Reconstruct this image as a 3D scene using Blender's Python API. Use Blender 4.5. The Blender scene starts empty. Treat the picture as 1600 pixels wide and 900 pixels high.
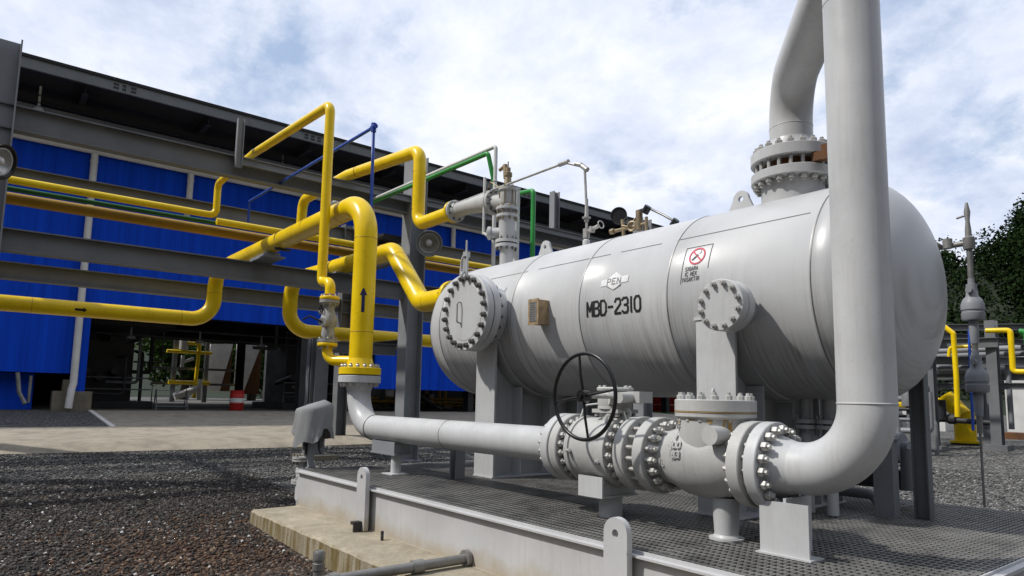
import bpy, math, random
import numpy as np
from mathutils import Vector as V, Matrix
random.seed(7); rng = np.random.default_rng(7)
PI = math.pi; R = math.radians
scene = bpy.context.scene
col = scene.collection

# ------------------------------------------------------------------ camera
cam_d = bpy.data.cameras.new("camera"); cam = bpy.data.objects.new("camera", cam_d); col.objects.link(cam)
cam_d.sensor_width = 36; cam_d.lens = 1058/1600*36; cam_d.shift_y = 50/1600
cam_d.clip_start = .05; cam_d.clip_end = 3000
WX = V((0.62616147, -0.07845349, -0.77573634)); WY = V((0.77944824, 0.08793371, 0.62026455)); WZ = V((0.01955146, -0.99303208, 0.11621113))
right = V((WX.x, WY.x, WZ.x)); up = -V((WX.y, WY.y, WZ.y)); back = -V((WX.z, WY.z, WZ.z))
m = Matrix.Identity(4)
for i in range(3):
    m[i][0] = right[i]; m[i][1] = up[i]; m[i][2] = back[i]
m[0][3], m[1][3], m[2][3] = 0, 0, 1.7
cam.matrix_world = m
scene.camera = cam

# ------------------------------------------------------------------ light and exposure
SUN_DIR = V((0.34, 0.62, -0.80)).normalized()         # direction the sunlight travels
SUN_EL = math.asin(-SUN_DIR.z); SUN_AZ = math.atan2(-SUN_DIR.x, -SUN_DIR.y)
SKY_STRENGTH = 0.085
w = bpy.data.worlds.new("World"); scene.world = w; w.use_nodes = True
nt = w.node_tree; N = nt.nodes; L = nt.links
for n in list(N): N.remove(n)
out = N.new('ShaderNodeOutputWorld')
sky = N.new('ShaderNodeTexSky'); sky.sky_type = 'NISHITA'; sky.sun_disc = False
sky.sun_elevation = SUN_EL; sky.sun_rotation = SUN_AZ; sky.air_density = 1.0; sky.dust_density = 1.5
tc = N.new('ShaderNodeTexCoord')
sep = N.new('ShaderNodeSeparateXYZ'); L.new(tc.outputs['Generated'], sep.inputs[0])
def wmath(op, a, b=None, clamp=False):
    n = N.new('ShaderNodeMath'); n.operation = op; n.use_clamp = clamp
    for i, s in enumerate((a, b)):
        if s is None: continue
        if isinstance(s, (int, float)): n.inputs[i].default_value = s
        else: L.new(s, n.inputs[i])
    return n.outputs[0]
zz = wmath('ADD', wmath('MAXIMUM', sep.outputs[2], 0.0), 0.42)
cx_ = wmath('DIVIDE', sep.outputs[0], zz); cy_ = wmath('DIVIDE', sep.outputs[1], zz)
comb = N.new('ShaderNodeCombineXYZ'); L.new(cx_, comb.inputs[0]); L.new(cy_, comb.inputs[1])
def wnoise(scale, detail, rough, off, dist=0.0):
    mp = N.new('ShaderNodeMapping'); L.new(comb.outputs[0], mp.inputs[0]); mp.inputs['Location'].default_value = off
    n = N.new('ShaderNodeTexNoise'); n.inputs['Scale'].default_value = scale; n.inputs['Detail'].default_value = detail
    n.inputs['Roughness'].default_value = rough; n.inputs['Distortion'].default_value = dist; L.new(mp.outputs[0], n.inputs[0]); return n.outputs[0]
def wramp(src, stops):
    r = N.new('ShaderNodeValToRGB'); L.new(src, r.inputs[0]); e = r.color_ramp.elements
    e[0].position, e[0].color = stops[0][0], (*stops[0][1], 1); e[1].position, e[1].color = stops[-1][0], (*stops[-1][1], 1)
    for p, c in stops[1:-1]:
        x = e.new(p); x.color = (*c, 1)
    return r.outputs[0]
cover = wramp(wnoise(2.3, 10, .60, (3.1, 1.7, 0), .1), [(.36, (.12, .12, .12)), (.47, (1, 1, 1))])
tone = wramp(wnoise(3.4, 11, .62, (7.3, 4.2, 0), .12), [(.32, (5.9, 6.8, 8.9)), (.47, (8.4, 9.1, 10.8)), (.62, (10.7, 11.0, 11.8))])
skyc = N.new('ShaderNodeMix'); skyc.data_type = 'RGBA'; skyc.blend_type = 'MIX'; skyc.inputs[0].default_value = .55
L.new(sky.outputs[0], skyc.inputs[6]); skyc.inputs[7].default_value = (5.6, 7.6, 11.0, 1)
mixc = N.new('ShaderNodeMix'); mixc.data_type = 'RGBA'
L.new(cover, mixc.inputs[0]); L.new(skyc.outputs[2], mixc.inputs[6]); L.new(tone, mixc.inputs[7])
# unseen low sky behind the camera, dimmed to cut fill under the tank
bk = wmath('ADD', wmath('MULTIPLY', sep.outputs[0], .72), wmath('MULTIPLY', sep.outputs[1], -.69))
bk = wmath('MULTIPLY', wmath('ADD', bk, .42), 1.3, True)
lo_ = wmath('SUBTRACT', 1.0, wmath('MULTIPLY', wmath('SUBTRACT', sep.outputs[2], .25), 1.8, True), True)
dim = wmath('SUBTRACT', 1.0, wmath('MULTIPLY', wmath('MULTIPLY', bk, lo_), .88))
dimc = N.new('ShaderNodeMix'); dimc.data_type = 'RGBA'; dimc.blend_type = 'MULTIPLY'; dimc.inputs[0].default_value = 1
L.new(mixc.outputs[2], dimc.inputs[6]); L.new(dim, dimc.inputs[7])
bg = N.new('ShaderNodeBackground'); bg.inputs[1].default_value = SKY_STRENGTH
L.new(dimc.outputs[2], bg.inputs[0]); L.new(bg.outputs[0], out.inputs[0])

sd = bpy.data.lights.new("sun", 'SUN'); sd.energy = 2.9; sd.angle = R(2.0); sd.color = (1.0, .965, .91)
sun = bpy.data.objects.new("sun", sd); col.objects.link(sun)
sun.rotation_euler = SUN_DIR.to_track_quat('-Z', 'Y').to_euler(); sun.location = (-20, -20, 40)
scene.view_settings.view_transform = 'Standard'; scene.view_settings.look = 'None'
scene.view_settings.exposure = 0.14; scene.view_settings.gamma = 1.0
scene.cycles.use_denoising = True; scene.cycles.max_bounces = 6; scene.cycles.diffuse_bounces = 1

# ------------------------------------------------------------------ materials
def new_mat(name):
    mt = bpy.data.materials.new(name); mt.use_nodes = True
    return mt, mt.node_tree.nodes, mt.node_tree.links, mt.node_tree.nodes['Principled BSDF']
def nd(Ns, Ls, typ, ins=None, **kw):
    n = Ns.new(typ)
    for k, v in kw.items(): setattr(n, k, v)
    for k, v in (ins or {}).items():
        if hasattr(v, 'is_output') or isinstance(v, bpy.types.NodeSocket): Ls.new(v, n.inputs[k])
        else: n.inputs[k].default_value = v
    return n
def ramp(Ns, Ls, src, stops):
    r = Ns.new('ShaderNodeValToRGB'); Ls.new(src, r.inputs[0]); e = r.color_ramp.elements
    e[0].position, e[0].color = stops[0][0], (*stops[0][1], 1); e[1].position, e[1].color = stops[-1][0], (*stops[-1][1], 1)
    for p, c in stops[1:-1]:
        x = e.new(p); x.color = (*c, 1)
    return r.outputs[0]
def mixrgb(Ns, Ls, fac, a, b, blend='MIX'):
    n = Ns.new('ShaderNodeMix'); n.data_type = 'RGBA'; n.blend_type = blend
    for i, s in ((0, fac), (6, a), (7, b)):
        if isinstance(s, bpy.types.NodeSocket): Ls.new(s, n.inputs[i])
        elif i == 0: n.inputs[0].default_value = s
        else: n.inputs[i].default_value = (*s, 1)
    return n.outputs[2]
def paint(name, c, rough=.42, dirt=(.16, .13, .10), amt=.35, var=.12, streak=.5, bump=.15, metal=0.0, scale=1.0, spec=.4):
    mt, Ns, Ls, b = new_mat(name)
    pos = nd(Ns, Ls, 'ShaderNodeNewGeometry').outputs['Position']
    big = nd(Ns, Ls, 'ShaderNodeTexNoise', {'Vector': pos, 'Scale': 1.7*scale, 'Detail': 6, 'Roughness': .6}).outputs[0]
    mp = nd(Ns, Ls, 'ShaderNodeMapping', {'Vector': pos, 'Scale': (14*scale, 14*scale, 1.1*scale)}).outputs[0]
    st = nd(Ns, Ls, 'ShaderNodeTexNoise', {'Vector': mp, 'Scale': 1.6, 'Detail': 5, 'Roughness': .65}).outputs[0]
    sp = nd(Ns, Ls, 'ShaderNodeTexNoise', {'Vector': pos, 'Scale': 38*scale, 'Detail': 4, 'Roughness': .7}).outputs[0]
    lo = tuple(x*(1-var*1.6) for x in c); hi = tuple(min(1, x*(1+var)) for x in c)
    base = ramp(Ns, Ls, big, [(.3, lo), (.52, c), (.72, hi)])
    m1 = ramp(Ns, Ls, st, [(.50, (0, 0, 0)), (.78, (streak,)*3)])
    m2 = ramp(Ns, Ls, sp, [(.60, (0, 0, 0)), (.78, (1, 1, 1))])
    mm = nd(Ns, Ls, 'ShaderNodeMath', {0: m1, 1: m2}, operation='MAXIMUM').outputs[0]
    fac = nd(Ns, Ls, 'ShaderNodeMath', {0: mm, 1: amt}, operation='MULTIPLY', use_clamp=True).outputs[0]
    colr = mixrgb(Ns, Ls, fac, base, dirt)
    Ls.new(colr, b.inputs['Base Color'])
    rr = ramp(Ns, Ls, big, [(.3, (rough*.8,)*3), (.7, (min(1, rough*1.3),)*3)])
    Ls.new(rr, b.inputs['Roughness']); b.inputs['Metallic'].default_value = metal
    b.inputs['Specular IOR Level'].default_value = spec
    bp = nd(Ns, Ls, 'ShaderNodeBump', {'Height': sp, 'Strength': bump, 'Distance': .004})
    Ls.new(bp.outputs[0], b.inputs['Normal'])
    return mt
def flat(name, c, rough=.6, metal=0.0):
    mt, Ns, Ls, b = new_mat(name)
    pos = nd(Ns, Ls, 'ShaderNodeNewGeometry').outputs['Position']
    n = nd(Ns, Ls, 'ShaderNodeTexNoise', {'Vector': pos, 'Scale': 9, 'Detail': 5}).outputs[0]
    Ls.new(ramp(Ns, Ls, n, [(.3, tuple(x*.8 for x in c)), (.7, tuple(min(1, x*1.15) for x in c))]), b.inputs['Base Color'])
    b.inputs['Roughness'].default_value = rough; b.inputs['Metallic'].default_value = metal
    return mt
M = {}
M['grey'] = paint('grey_vessel_paint', (.56, .565, .565), .38, (.26, .22, .17), .38, .08, .6, .12)
M['grey_skid'] = paint('grey_skid_paint', (.54, .54, .54), .5, (.30, .22, .13), .35, .06, .6, .10)
M['grey_valve'] = paint('grey_valve_paint', (.50, .50, .48), .45, (.20, .14, .09), .40, .10, .5, .35)
M['bolt'] = paint('bolt_metal', (.50, .49, .46), .38, (.16, .10, .06), .55, .12, .5, .2, .35, 3)
M['bolt_dark'] = paint('dark_bolt', (.16, .155, .145), .42, (.10, .06, .03), .5, .2, .5, .2, .5, 3)
M['yellow'] = paint('yellow_paint', (.97, .66, .004), .29, (.34, .18, .02), .26, .10, .5, .05)
M['yellow_old'] = paint('yellow_paint_dull', (.42, .23, .012), .4, (.20, .11, .02), .4, .12, .6, .08)  # dull yellow for beads and clamps; shade painted in on the rack pipe
M['steel'] = paint('steel_grey_paint', (.175, .182, .19), .5, (.10, .085, .07), .3, .12, .5, .08)
M['steel_lt'] = paint('steel_light_paint', (.26, .27, .285), .5, (.16, .14, .12), .3, .1, .5, .08)
M['dark'] = paint('dark_steel', (.035, .036, .04), .5, (.07, .05, .03), .4, .2, .5, .1)
M['black'] = paint('black_enamel', (.012, .012, .013), .3, (.06, .05, .04), .3, .2, .4, .1)
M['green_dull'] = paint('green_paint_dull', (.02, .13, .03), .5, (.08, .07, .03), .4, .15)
M['green'] = paint('green_paint', (.035, .30, .06), .35, (.1, .1, .05), .3, .1)
M['bluepipe'] = paint('blue_pipe_paint', (.02, .075, .40), .35, (.05, .05, .08), .3, .1)
M['gutter'] = paint('gutter_white', (.82, .81, .77), .5, (.5, .45, .36), .3, .06)
M['white'] = paint('white_paint', (.66, .66, .64), .45, (.35, .30, .22), .35, .08)
M['galv'] = paint('galvanised_steel', (.27, .265, .25), .45, (.14, .10, .07), .5, .25, .5, .1, .4, 2)
M['arrowblue'] = flat('arrow_navy', (.012, .016, .09), .5)
M['rust'] = paint('rusty_steel', (.15, .07, .03), .8, (.08, .035, .015), .7, .3, .7, .5, .1, 2)
M['brass'] = paint('weathered_bronze', (.34, .27, .17), .45, (.15, .08, .03), .6, .25, .5, .3, .5, 2)
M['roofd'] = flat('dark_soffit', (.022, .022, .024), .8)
M['fascia'] = paint('fascia_sheet', (.20, .215, .225), .5, (.09, .09, .09), .5, .1)
M['red'] = paint('red_paint', (.45, .02, .015), .4, (.1, .02, .02), .3, .1)
M['stencil'] = paint('stencil_black', (.012, .012, .012), .55, (.20, .20, .19), .35, .2, .3, .1, 0, 2)
M['stickred'] = flat('sticker_red', (.60, .03, .09), .5)
M['line'] = flat('sign_line_dark', (.10, .10, .11), .6)
M['sheetwhite'] = flat('white_vinyl', (.80, .80, .80), .45)
M['gold'] = paint('tarnished_plate', (.42, .30, .17), .5, (.12, .07, .03), .7, .3, .4, .4, .2, 6)
M['cover'] = paint('grey_canvas', (.27, .275, .28), .85, (.14, .13, .11), .35, .1, .4, .6, 0, 1.5)
M['spatter'] = paint('paint_spattered_casting', (.40, .40, .38), .6, (.06, .055, .05), .95, .3, 1.0, .5, 0, 2.2)
M['reflector'] = paint('aluminium_reflector', (.62, .62, .60), .35, (.3, .28, .22), .3, .1, .3, .1, .6)
M['bone'] = paint('pale_sheet', (.80, .79, .77), .6, (.3, .25, .2), .3, .1)
M['streaky'] = paint('rust_streak', (.38, .24, .07), .6, (.46, .44, .38), .6, .3, 1.0, .2, 0, 2)
mt = M['grey_skid']; Ns = mt.node_tree.nodes; Ls = mt.node_tree.links; b = Ns['Principled BSDF']
src = b.inputs['Base Color'].links[0].from_socket
pos = nd(Ns, Ls, 'ShaderNodeNewGeometry').outputs['Position']; pz = nd(Ns, Ls, 'ShaderNodeSeparateXYZ', {0: pos}).outputs[2]
gn = nd(Ns, Ls, 'ShaderNodeTexNoise', {'Vector': pos, 'Scale': 3.2, 'Detail': 6, 'Roughness': .65}).outputs[0]
gv = nd(Ns, Ls, 'ShaderNodeMath', {0: gn, 1: -.42, 2: pz}, operation='MULTIPLY_ADD').outputs[0]
gf = ramp(Ns, Ls, gv, [(.03, (.75, .75, .75)), (.22, (0, 0, 0))])
Ls.new(mixrgb(Ns, Ls, gf, src, (.40, .32, .20)), b.inputs['Base Color'])
# vessel: broad clean paint, fine run marks following the shell, a few rust freckles
mt, Ns, Ls, b = new_mat('vessel_paint')
pos = nd(Ns, Ls, 'ShaderNodeNewGeometry').outputs['Position']
big = nd(Ns, Ls, 'ShaderNodeTexNoise', {'Vector': pos, 'Scale': .9, 'Detail': 5, 'Roughness': .55}).outputs[0]
base = ramp(Ns, Ls, big, [(.3, (.50, .505, .505)), (.55, (.565, .57, .57)), (.75, (.60, .60, .595))])
mp = nd(Ns, Ls, 'ShaderNodeMapping', {'Vector': pos, 'Scale': (26, .8, .8)}).outputs[0]
st = nd(Ns, Ls, 'ShaderNodeTexNoise', {'Vector': mp, 'Scale': 1.3, 'Detail': 7, 'Roughness': .7}).outputs[0]
pt = nd(Ns, Ls, 'ShaderNodeTexNoise', {'Vector': pos, 'Scale': 1.15, 'Detail': 3}).outputs[0]
pz = nd(Ns, Ls, 'ShaderNodeSeparateXYZ', {0: pos}).outputs[2]
hz = nd(Ns, Ls, 'ShaderNodeMapRange', {0: pz, 1: 3.0, 2: 2.1, 3: .10, 4: 1.0}).outputs[0]
f1 = nd(Ns, Ls, 'ShaderNodeMath', {0: ramp(Ns, Ls, st, [(.46, (0, 0, 0)), (.66, (1, 1, 1))]), 1: ramp(Ns, Ls, pt, [(.40, (.2, .2, .2)), (.62, (1, 1, 1))])}, operation='MULTIPLY').outputs[0]
f2 = nd(Ns, Ls, 'ShaderNodeMath', {0: f1, 1: hz}, operation='MULTIPLY').outputs[0]
f3 = nd(Ns, Ls, 'ShaderNodeMath', {0: f2, 1: .78}, operation='MULTIPLY').outputs[0]
c1 = mixrgb(Ns, Ls, f3, base, (.23, .195, .145))
sp = nd(Ns, Ls, 'ShaderNodeTexNoise', {'Vector': pos, 'Scale': 55, 'Detail': 3, 'Roughness': .6}).outputs[0]
c2 = mixrgb(Ns, Ls, ramp(Ns, Ls, sp, [(.70, (0, 0, 0)), (.76, (.7, .7, .7))]), c1, (.22, .13, .07))
Ls.new(c2, b.inputs['Base Color']); Ls.new(ramp(Ns, Ls, big, [(.3, (.30,)*3), (.7, (.50,)*3)]), b.inputs['Roughness']); b.inputs['Specular IOR Level'].default_value = .4
dn = nd(Ns, Ls, 'ShaderNodeTexNoise', {'Vector': pos, 'Scale': 2.6, 'Detail': 2}).outputs[0]
bp = nd(Ns, Ls, 'ShaderNodeBump', {'Height': dn, 'Strength': .25, 'Distance': .02}); Ls.new(bp.outputs[0], b.inputs['Normal'])
M['vessel'] = mt
# blue cladding
mt, Ns, Ls, b = new_mat('blue_cladding')
pos = nd(Ns, Ls, 'ShaderNodeNewGeometry').outputs['Position']
mp = nd(Ns, Ls, 'ShaderNodeMapping', {'Vector': pos, 'Scale': (1, 3.0, .10)}).outputs[0]
n1 = nd(Ns, Ls, 'ShaderNodeTexNoise', {'Vector': mp, 'Scale': 1.3, 'Detail': 6}).outputs[0]
Ls.new(ramp(Ns, Ls, n1, [(.3, (.002, .056, .56)), (.7, (.004, .088, .80))]), b.inputs['Base Color'])
b.inputs['Roughness'].default_value = .6; b.inputs['Specular IOR Level'].default_value = .15
M['blue'] = mt
# concrete
def concrete(name, c, moss=0.0):
    mt, Ns, Ls, b = new_mat(name)
    pos = nd(Ns, Ls, 'ShaderNodeNewGeometry').outputs['Position']
    n1 = nd(Ns, Ls, 'ShaderNodeTexNoise', {'Vector': pos, 'Scale': 2.2, 'Detail': 8, 'Roughness': .65}).outputs[0]
    n2 = nd(Ns, Ls, 'ShaderNodeTexNoise', {'Vector': pos, 'Scale': 45, 'Detail': 4}).outputs[0]
    c1 = ramp(Ns, Ls, n1, [(.28, tuple(x*.62 for x in c)), (.5, c), (.72, tuple(min(1, x*1.25) for x in c))])
    c2 = mixrgb(Ns, Ls, ramp(Ns, Ls, n2, [(.45, (0, 0, 0)), (.8, (.5, .5, .5))]), c1, tuple(x*.45 for x in c))
    if moss:
        mp = nd(Ns, Ls, 'ShaderNodeMapping', {'Vector': pos, 'Scale': (7, 7, .8)}).outputs[0]
        n3 = nd(Ns, Ls, 'ShaderNodeTexNoise', {'Vector': mp, 'Scale': 1.5, 'Detail': 6, 'Roughness': .7}).outputs[0]
        nz = nd(Ns, Ls, 'ShaderNodeSeparateXYZ', {0: nd(Ns, Ls, 'ShaderNodeNewGeometry').outputs['Normal']}).outputs[2]
        side = ramp(Ns, Ls, nz, [(.3, (1, 1, 1)), (.8, (.25, .25, .25))])
        f = nd(Ns, Ls, 'ShaderNodeMath', {0: ramp(Ns, Ls, n3, [(.34, (0, 0, 0)), (.58, (moss,)*3)]), 1: side}, operation='MULTIPLY').outputs[0]
        c2 = mixrgb(Ns, Ls, f, c2, (.16, .115, .035))
    Ls.new(c2, b.inputs['Base Color']); b.inputs['Roughness'].default_value = .9
    bp = nd(Ns, Ls, 'ShaderNodeBump', {'Height': n2, 'Strength': .5, 'Distance': .01}); Ls.new(bp.outputs[0], b.inputs['Normal'])
    return mt
M['plinth'] = concrete('plinth_concrete', (.42, .37, .28), 1.0)
M['conc'] = concrete('old_concrete', (.24, .22, .18), .4)
M['apron'] = concrete('apron_concrete', (.37, .325, .25))
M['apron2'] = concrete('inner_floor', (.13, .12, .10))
M['kerbline'] = concrete('road_line', (.78, .75, .68))
# gravel ground
mt, Ns, Ls, b = new_mat('gravel')
pos = nd(Ns, Ls, 'ShaderNodeNewGeometry').outputs['Position']
vo = nd(Ns, Ls, 'ShaderNodeTexVoronoi', {'Vector': pos, 'Scale': 26})
vo2 = nd(Ns, Ls, 'ShaderNodeTexVoronoi', {'Vector': pos, 'Scale': 9})
sv = nd(Ns, Ls, 'ShaderNodeSeparateColor', {0: vo.outputs['Color']}).outputs[0]
sv2 = nd(Ns, Ls, 'ShaderNodeSeparateColor', {0: vo2.outputs['Color']}).outputs[1]
c_grey = ramp(Ns, Ls, sv, [(.0, (.045, .044, .042)), (.45, (.105, .102, .096)), (.8, (.19, .185, .17)), (1., (.36, .35, .33))])
c_dark = ramp(Ns, Ls, sv, [(.0, (.018, .014, .012)), (.5, (.055, .042, .034)), (.85, (.12, .085, .06)), (1., (.38, .34, .30))])
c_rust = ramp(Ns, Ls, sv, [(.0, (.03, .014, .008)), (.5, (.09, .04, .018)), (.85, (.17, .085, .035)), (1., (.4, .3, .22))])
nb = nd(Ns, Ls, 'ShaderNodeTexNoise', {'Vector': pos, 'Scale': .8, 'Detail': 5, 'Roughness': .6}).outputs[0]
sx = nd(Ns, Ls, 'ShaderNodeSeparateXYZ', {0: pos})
# darker brown gravel on the near side, grey stone behind it
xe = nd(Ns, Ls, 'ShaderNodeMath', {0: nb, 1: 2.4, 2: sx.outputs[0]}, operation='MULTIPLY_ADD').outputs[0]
darkf = ramp(Ns, Ls, nd(Ns, Ls, 'ShaderNodeMapRange', {0: xe, 1: -12.6, 2: -9.8, 3: 0., 4: 1.}).outputs[0], [(.2, (0, 0, 0)), (.7, (1, 1, 1))])
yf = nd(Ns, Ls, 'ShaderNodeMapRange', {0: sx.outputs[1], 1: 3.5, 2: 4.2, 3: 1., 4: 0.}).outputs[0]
darkf = nd(Ns, Ls, 'ShaderNodeMath', {0: darkf, 1: yf}, operation='MULTIPLY').outputs[0]
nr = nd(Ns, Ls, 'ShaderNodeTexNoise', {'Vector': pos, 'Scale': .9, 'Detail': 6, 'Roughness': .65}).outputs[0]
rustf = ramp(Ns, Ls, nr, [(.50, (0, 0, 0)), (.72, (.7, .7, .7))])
cc = mixrgb(Ns, Ls, rustf, c_dark, c_rust)
cc = mixrgb(Ns, Ls, darkf, c_grey, cc)
dk = ramp(Ns, Ls, sv2, [(.0, (.75, .75, .75)), (1., (1.15, 1.15, 1.15))])
cc = mixrgb(Ns, Ls, 1.0, cc, dk, 'MULTIPLY')
Ls.new(cc, b.inputs['Base Color']); b.inputs['Roughness'].default_value = .9; b.inputs['Specular IOR Level'].default_value = .25
hh = ramp(Ns, Ls, vo.outputs['Distance'], [(.0, (1, 1, 1)), (.75, (0, 0, 0))])
bp = nd(Ns, Ls, 'ShaderNodeBump', {'Height': hh, 'Strength': 1.0, 'Distance': .03}); Ls.new(bp.outputs[0], b.inputs['Normal'])
M['gravel'] = mt
# loose stones: colour per stone
def stone_mat(name, stops):
    mt, Ns, Ls, b = new_mat(name)
    at = nd(Ns, Ls, 'ShaderNodeAttribute', attribute_name='tint')
    Ls.new(ramp(Ns, Ls, at.outputs['Fac'], stops), b.inputs['Base Color']); b.inputs['Roughness'].default_value = .8
    return mt
M['stones'] = stone_mat('loose_stones', [(.0, (.009, .008, .007)), (.45, (.027, .023, .020)), (.72, (.054, .042, .033)), (.9, (.10, .09, .08)), (.988, (.17, .16, .15)), (1., (.62, .60, .56))])
M['stones_rust'] = stone_mat('rusty_stones', [(.0, (.018, .011, .008)), (.45, (.055, .028, .016)), (.8, (.12, .060, .028)), (.98, (.2, .14, .09)), (1., (.6, .55, .5))])
M['stones_grey'] = stone_mat('grey_stones', [(.0, (.035, .035, .034)), (.5, (.09, .088, .084)), (.9, (.18, .175, .165)), (1., (.42, .40, .38))])
def leafmat(name, a, c):
    mt, Ns, Ls, b = new_mat(name)
    at = nd(Ns, Ls, 'ShaderNodeAttribute', attribute_name='tint')
    Ls.new(ramp(Ns, Ls, at.outputs['Fac'], [(0, a), (1, c)]), b.inputs['Base Color']); b.inputs['Roughness'].default_value = .8
    b.inputs['Specular IOR Level'].default_value = .03
    return mt
M['leaf'] = leafmat('foliage', (.006, .013, .005), (.022, .040, .011))
M['leaf_lt'] = leafmat('foliage_light', (.018, .045, .010), (.06, .10, .022))
M['bark'] = flat('bark', (.06, .045, .03), .9)
M['hill'] = flat('hill_soil', (.015, .024, .010), .95)
M['grass'] = flat('grass_verge', (.07, .13, .03), .95)

# ------------------------------------------------------------------ mesh helpers
class MB:
    def __init__(s): s.v = []; s.f = []
    def add(s, vs, fs):
        o = len(s.v); s.v += [tuple(x) for x in vs]; s.f += [tuple(i+o for i in f) for f in fs]; return s
    def box(s, c, d, rot=None):
        x, y, z = (k/2 for k in d); vs = []
        for i in (-1, 1):
            for j in (-1, 1):
                for k in (-1, 1):
                    p = V((i*x, j*y, k*z))
                    if rot is not None: p = rot @ p
                    vs.append(p + V(c))
        return s.add(vs, [(0, 1, 3, 2), (4, 6, 7, 5), (0, 4, 5, 1), (2, 3, 7, 6), (0, 2, 6, 4), (1, 5, 7, 3)])
    def bb(s, a, b_):   # box by two corners
        return s.box([(p+q)/2 for p, q in zip(a, b_)], [abs(p-q) for p, q in zip(a, b_)])
    def lathe(s, o, axis, prof, seg=32, cap=True):
        o = V(o); ax = V(axis).normalized(); t = V((0, 0, 1)) if abs(ax.z) < .9 else V((1, 0, 0))
        u = ax.cross(t).normalized(); w_ = ax.cross(u)
        vs = []; fs = []
        for (h, r) in prof:
            for i in range(seg):
                a = 2*PI*i/seg; vs.append(o + ax*h + (u*math.cos(a) + w_*math.sin(a))*r)
        n = len(prof)
        for j in range(n-1):
            for i in range(seg):
                k = (i+1) % seg; fs.append((j*seg+i, j*seg+k, (j+1)*seg+k, (j+1)*seg+i))
        if cap:
            fs.append(tuple(range(seg))[::-1]); fs.append(tuple((n-1)*seg+i for i in range(seg)))
        return s.add(vs, fs)
    def cyl(s, a, b_, r, r2=None, seg=20):
        a = V(a); b_ = V(b_); d = b_-a
        return s.lathe(a, d, [(0, r), (d.length, r if r2 is None else r2)], seg)
    def tube(s, pts, r, seg=20, cap=True):
        pts = [V(p) for p in pts]; n = len(pts); rad = r if isinstance(r, (list, tuple)) else [r]*n
        T = []
        for i in range(n):
            d = (pts[min(i+1, n-1)] - pts[max(i-1, 0)]); T.append(d.normalized())
        t = T[0]; ref = V((0, 0, 1)) if abs(t.z) < .9 else V((1, 0, 0)); u = t.cross(ref).normalized()
        vs = []; fs = []
        for i in range(n):
            if i:
                q = T[i-1].rotation_difference(T[i]); u = q @ u
            w_ = T[i].cross(u).normalized(); u = w_.cross(T[i]).normalized()
            for k in range(seg):
                a = 2*PI*k/seg; vs.append(pts[i] + (u*math.cos(a)+w_*math.sin(a))*rad[i])
        for i in range(n-1):
            for k in range(seg):
                l = (k+1) % seg; fs.append((i*seg+k, i*seg+l, (i+1)*seg+l, (i+1)*seg+k))
        if cap: fs.append(tuple(range(seg))[::-1]); fs.append(tuple((n-1)*seg+i for i in range(seg)))
        return s.add(vs, fs)
    def torus(s, c, axis, Rr, r, seg=40, s2=10, a0=0, a1=2*PI):
        c = V(c); ax = V(axis).normalized(); t = V((0, 0, 1)) if abs(ax.z) < .9 else V((1, 0, 0))
        u = ax.cross(t).normalized(); w_ = ax.cross(u); vs = []; fs = []
        for i in range(seg):
            a = 2*PI*i/seg; d = u*math.cos(a)+w_*math.sin(a)
            for j in range(s2):
                b_ = 2*PI*j/s2; vs.append(c + d*(Rr + r*math.cos(b_)) + ax*r*math.sin(b_))
        for i in range(seg):
            for j in range(s2):
                k = (i+1) % seg; l = (j+1) % s2; fs.append((i*s2+j, k*s2+j, k*s2+l, i*s2+l))
        return s.add(vs, fs)
    def beam(s, a, b_, h, wd, tw=.012, tf=.018, upv=(0, 0, 1)):   # I-section
        a = V(a); b_ = V(b_); d = (b_-a); ln = d.length; d.normalize(); upv = V(upv)
        sd_ = d.cross(upv).normalized(); u = sd_.cross(d).normalized()
        rot = Matrix((d, sd_, u)).transposed(); c = (a+b_)/2
        s.box(c + u*(h/2-tf/2), (ln, wd, tf), rot); s.box(c - u*(h/2-tf/2), (ln, wd, tf), rot)
        s.box(c, (ln, tw, h-2*tf), rot); return s
    def prism(s, poly, o, ux, uy, thick):  # polygon in (ux,uy) plane, extruded both ways along the normal
        o = V(o); ux = V(ux); uy = V(uy); nn = ux.cross(uy).normalized(); n = len(poly); vs = []
        for sg in (-.5, .5):
            for (a, b_) in poly: vs.append(o + ux*a + uy*b_ + nn*thick*sg)
        fs = [tuple(range(n))[::-1], tuple(range(n, 2*n))] + [(i, (i+1) % n, n+(i+1) % n, n+i) for i in range(n)]
        return s.add(vs, fs)
    def hexnut(s, c, axis, r, h):
        a = V(axis).normalized(); c = V(c)
        return s.lathe(c, a, [(0, r*.96), (h*.12, r), (h*.85, r), (h, r*.86)], 6)
def obj(name, mb, mat, parent=None, smooth=35):
    base = V((0, 0, 0)); p = parent
    while p is not None:
        if p.type == 'EMPTY' or p.parent is None: base = V(p.get('_b', (0, 0, 0)))
        p = p.parent
    me = bpy.data.meshes.new(name); vs = np.array(mb.v, dtype=float)
    if parent is None:
        lo, hi = vs.min(0), vs.max(0); base = V(((lo[0]+hi[0])/2, (lo[1]+hi[1])/2, lo[2]))
    vs = vs - np.array(base)
    me.from_pydata(vs.tolist(), [], mb.f); me.materials.append(M[mat] if isinstance(mat, str) else mat); me.update()
    import bmesh
    bm = bmesh.new(); bm.from_mesh(me); bmesh.ops.recalc_face_normals(bm, faces=bm.faces); bm.to_mesh(me); bm.free()
    if smooth:
        me.shade_smooth(); me.set_sharp_from_angle(angle=R(smooth))
    o = bpy.data.objects.new(name, me); col.objects.link(o)
    if parent is None:
        o.location = base
    else: o.parent = parent
    o['_b'] = tuple(base)
    return o
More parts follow.
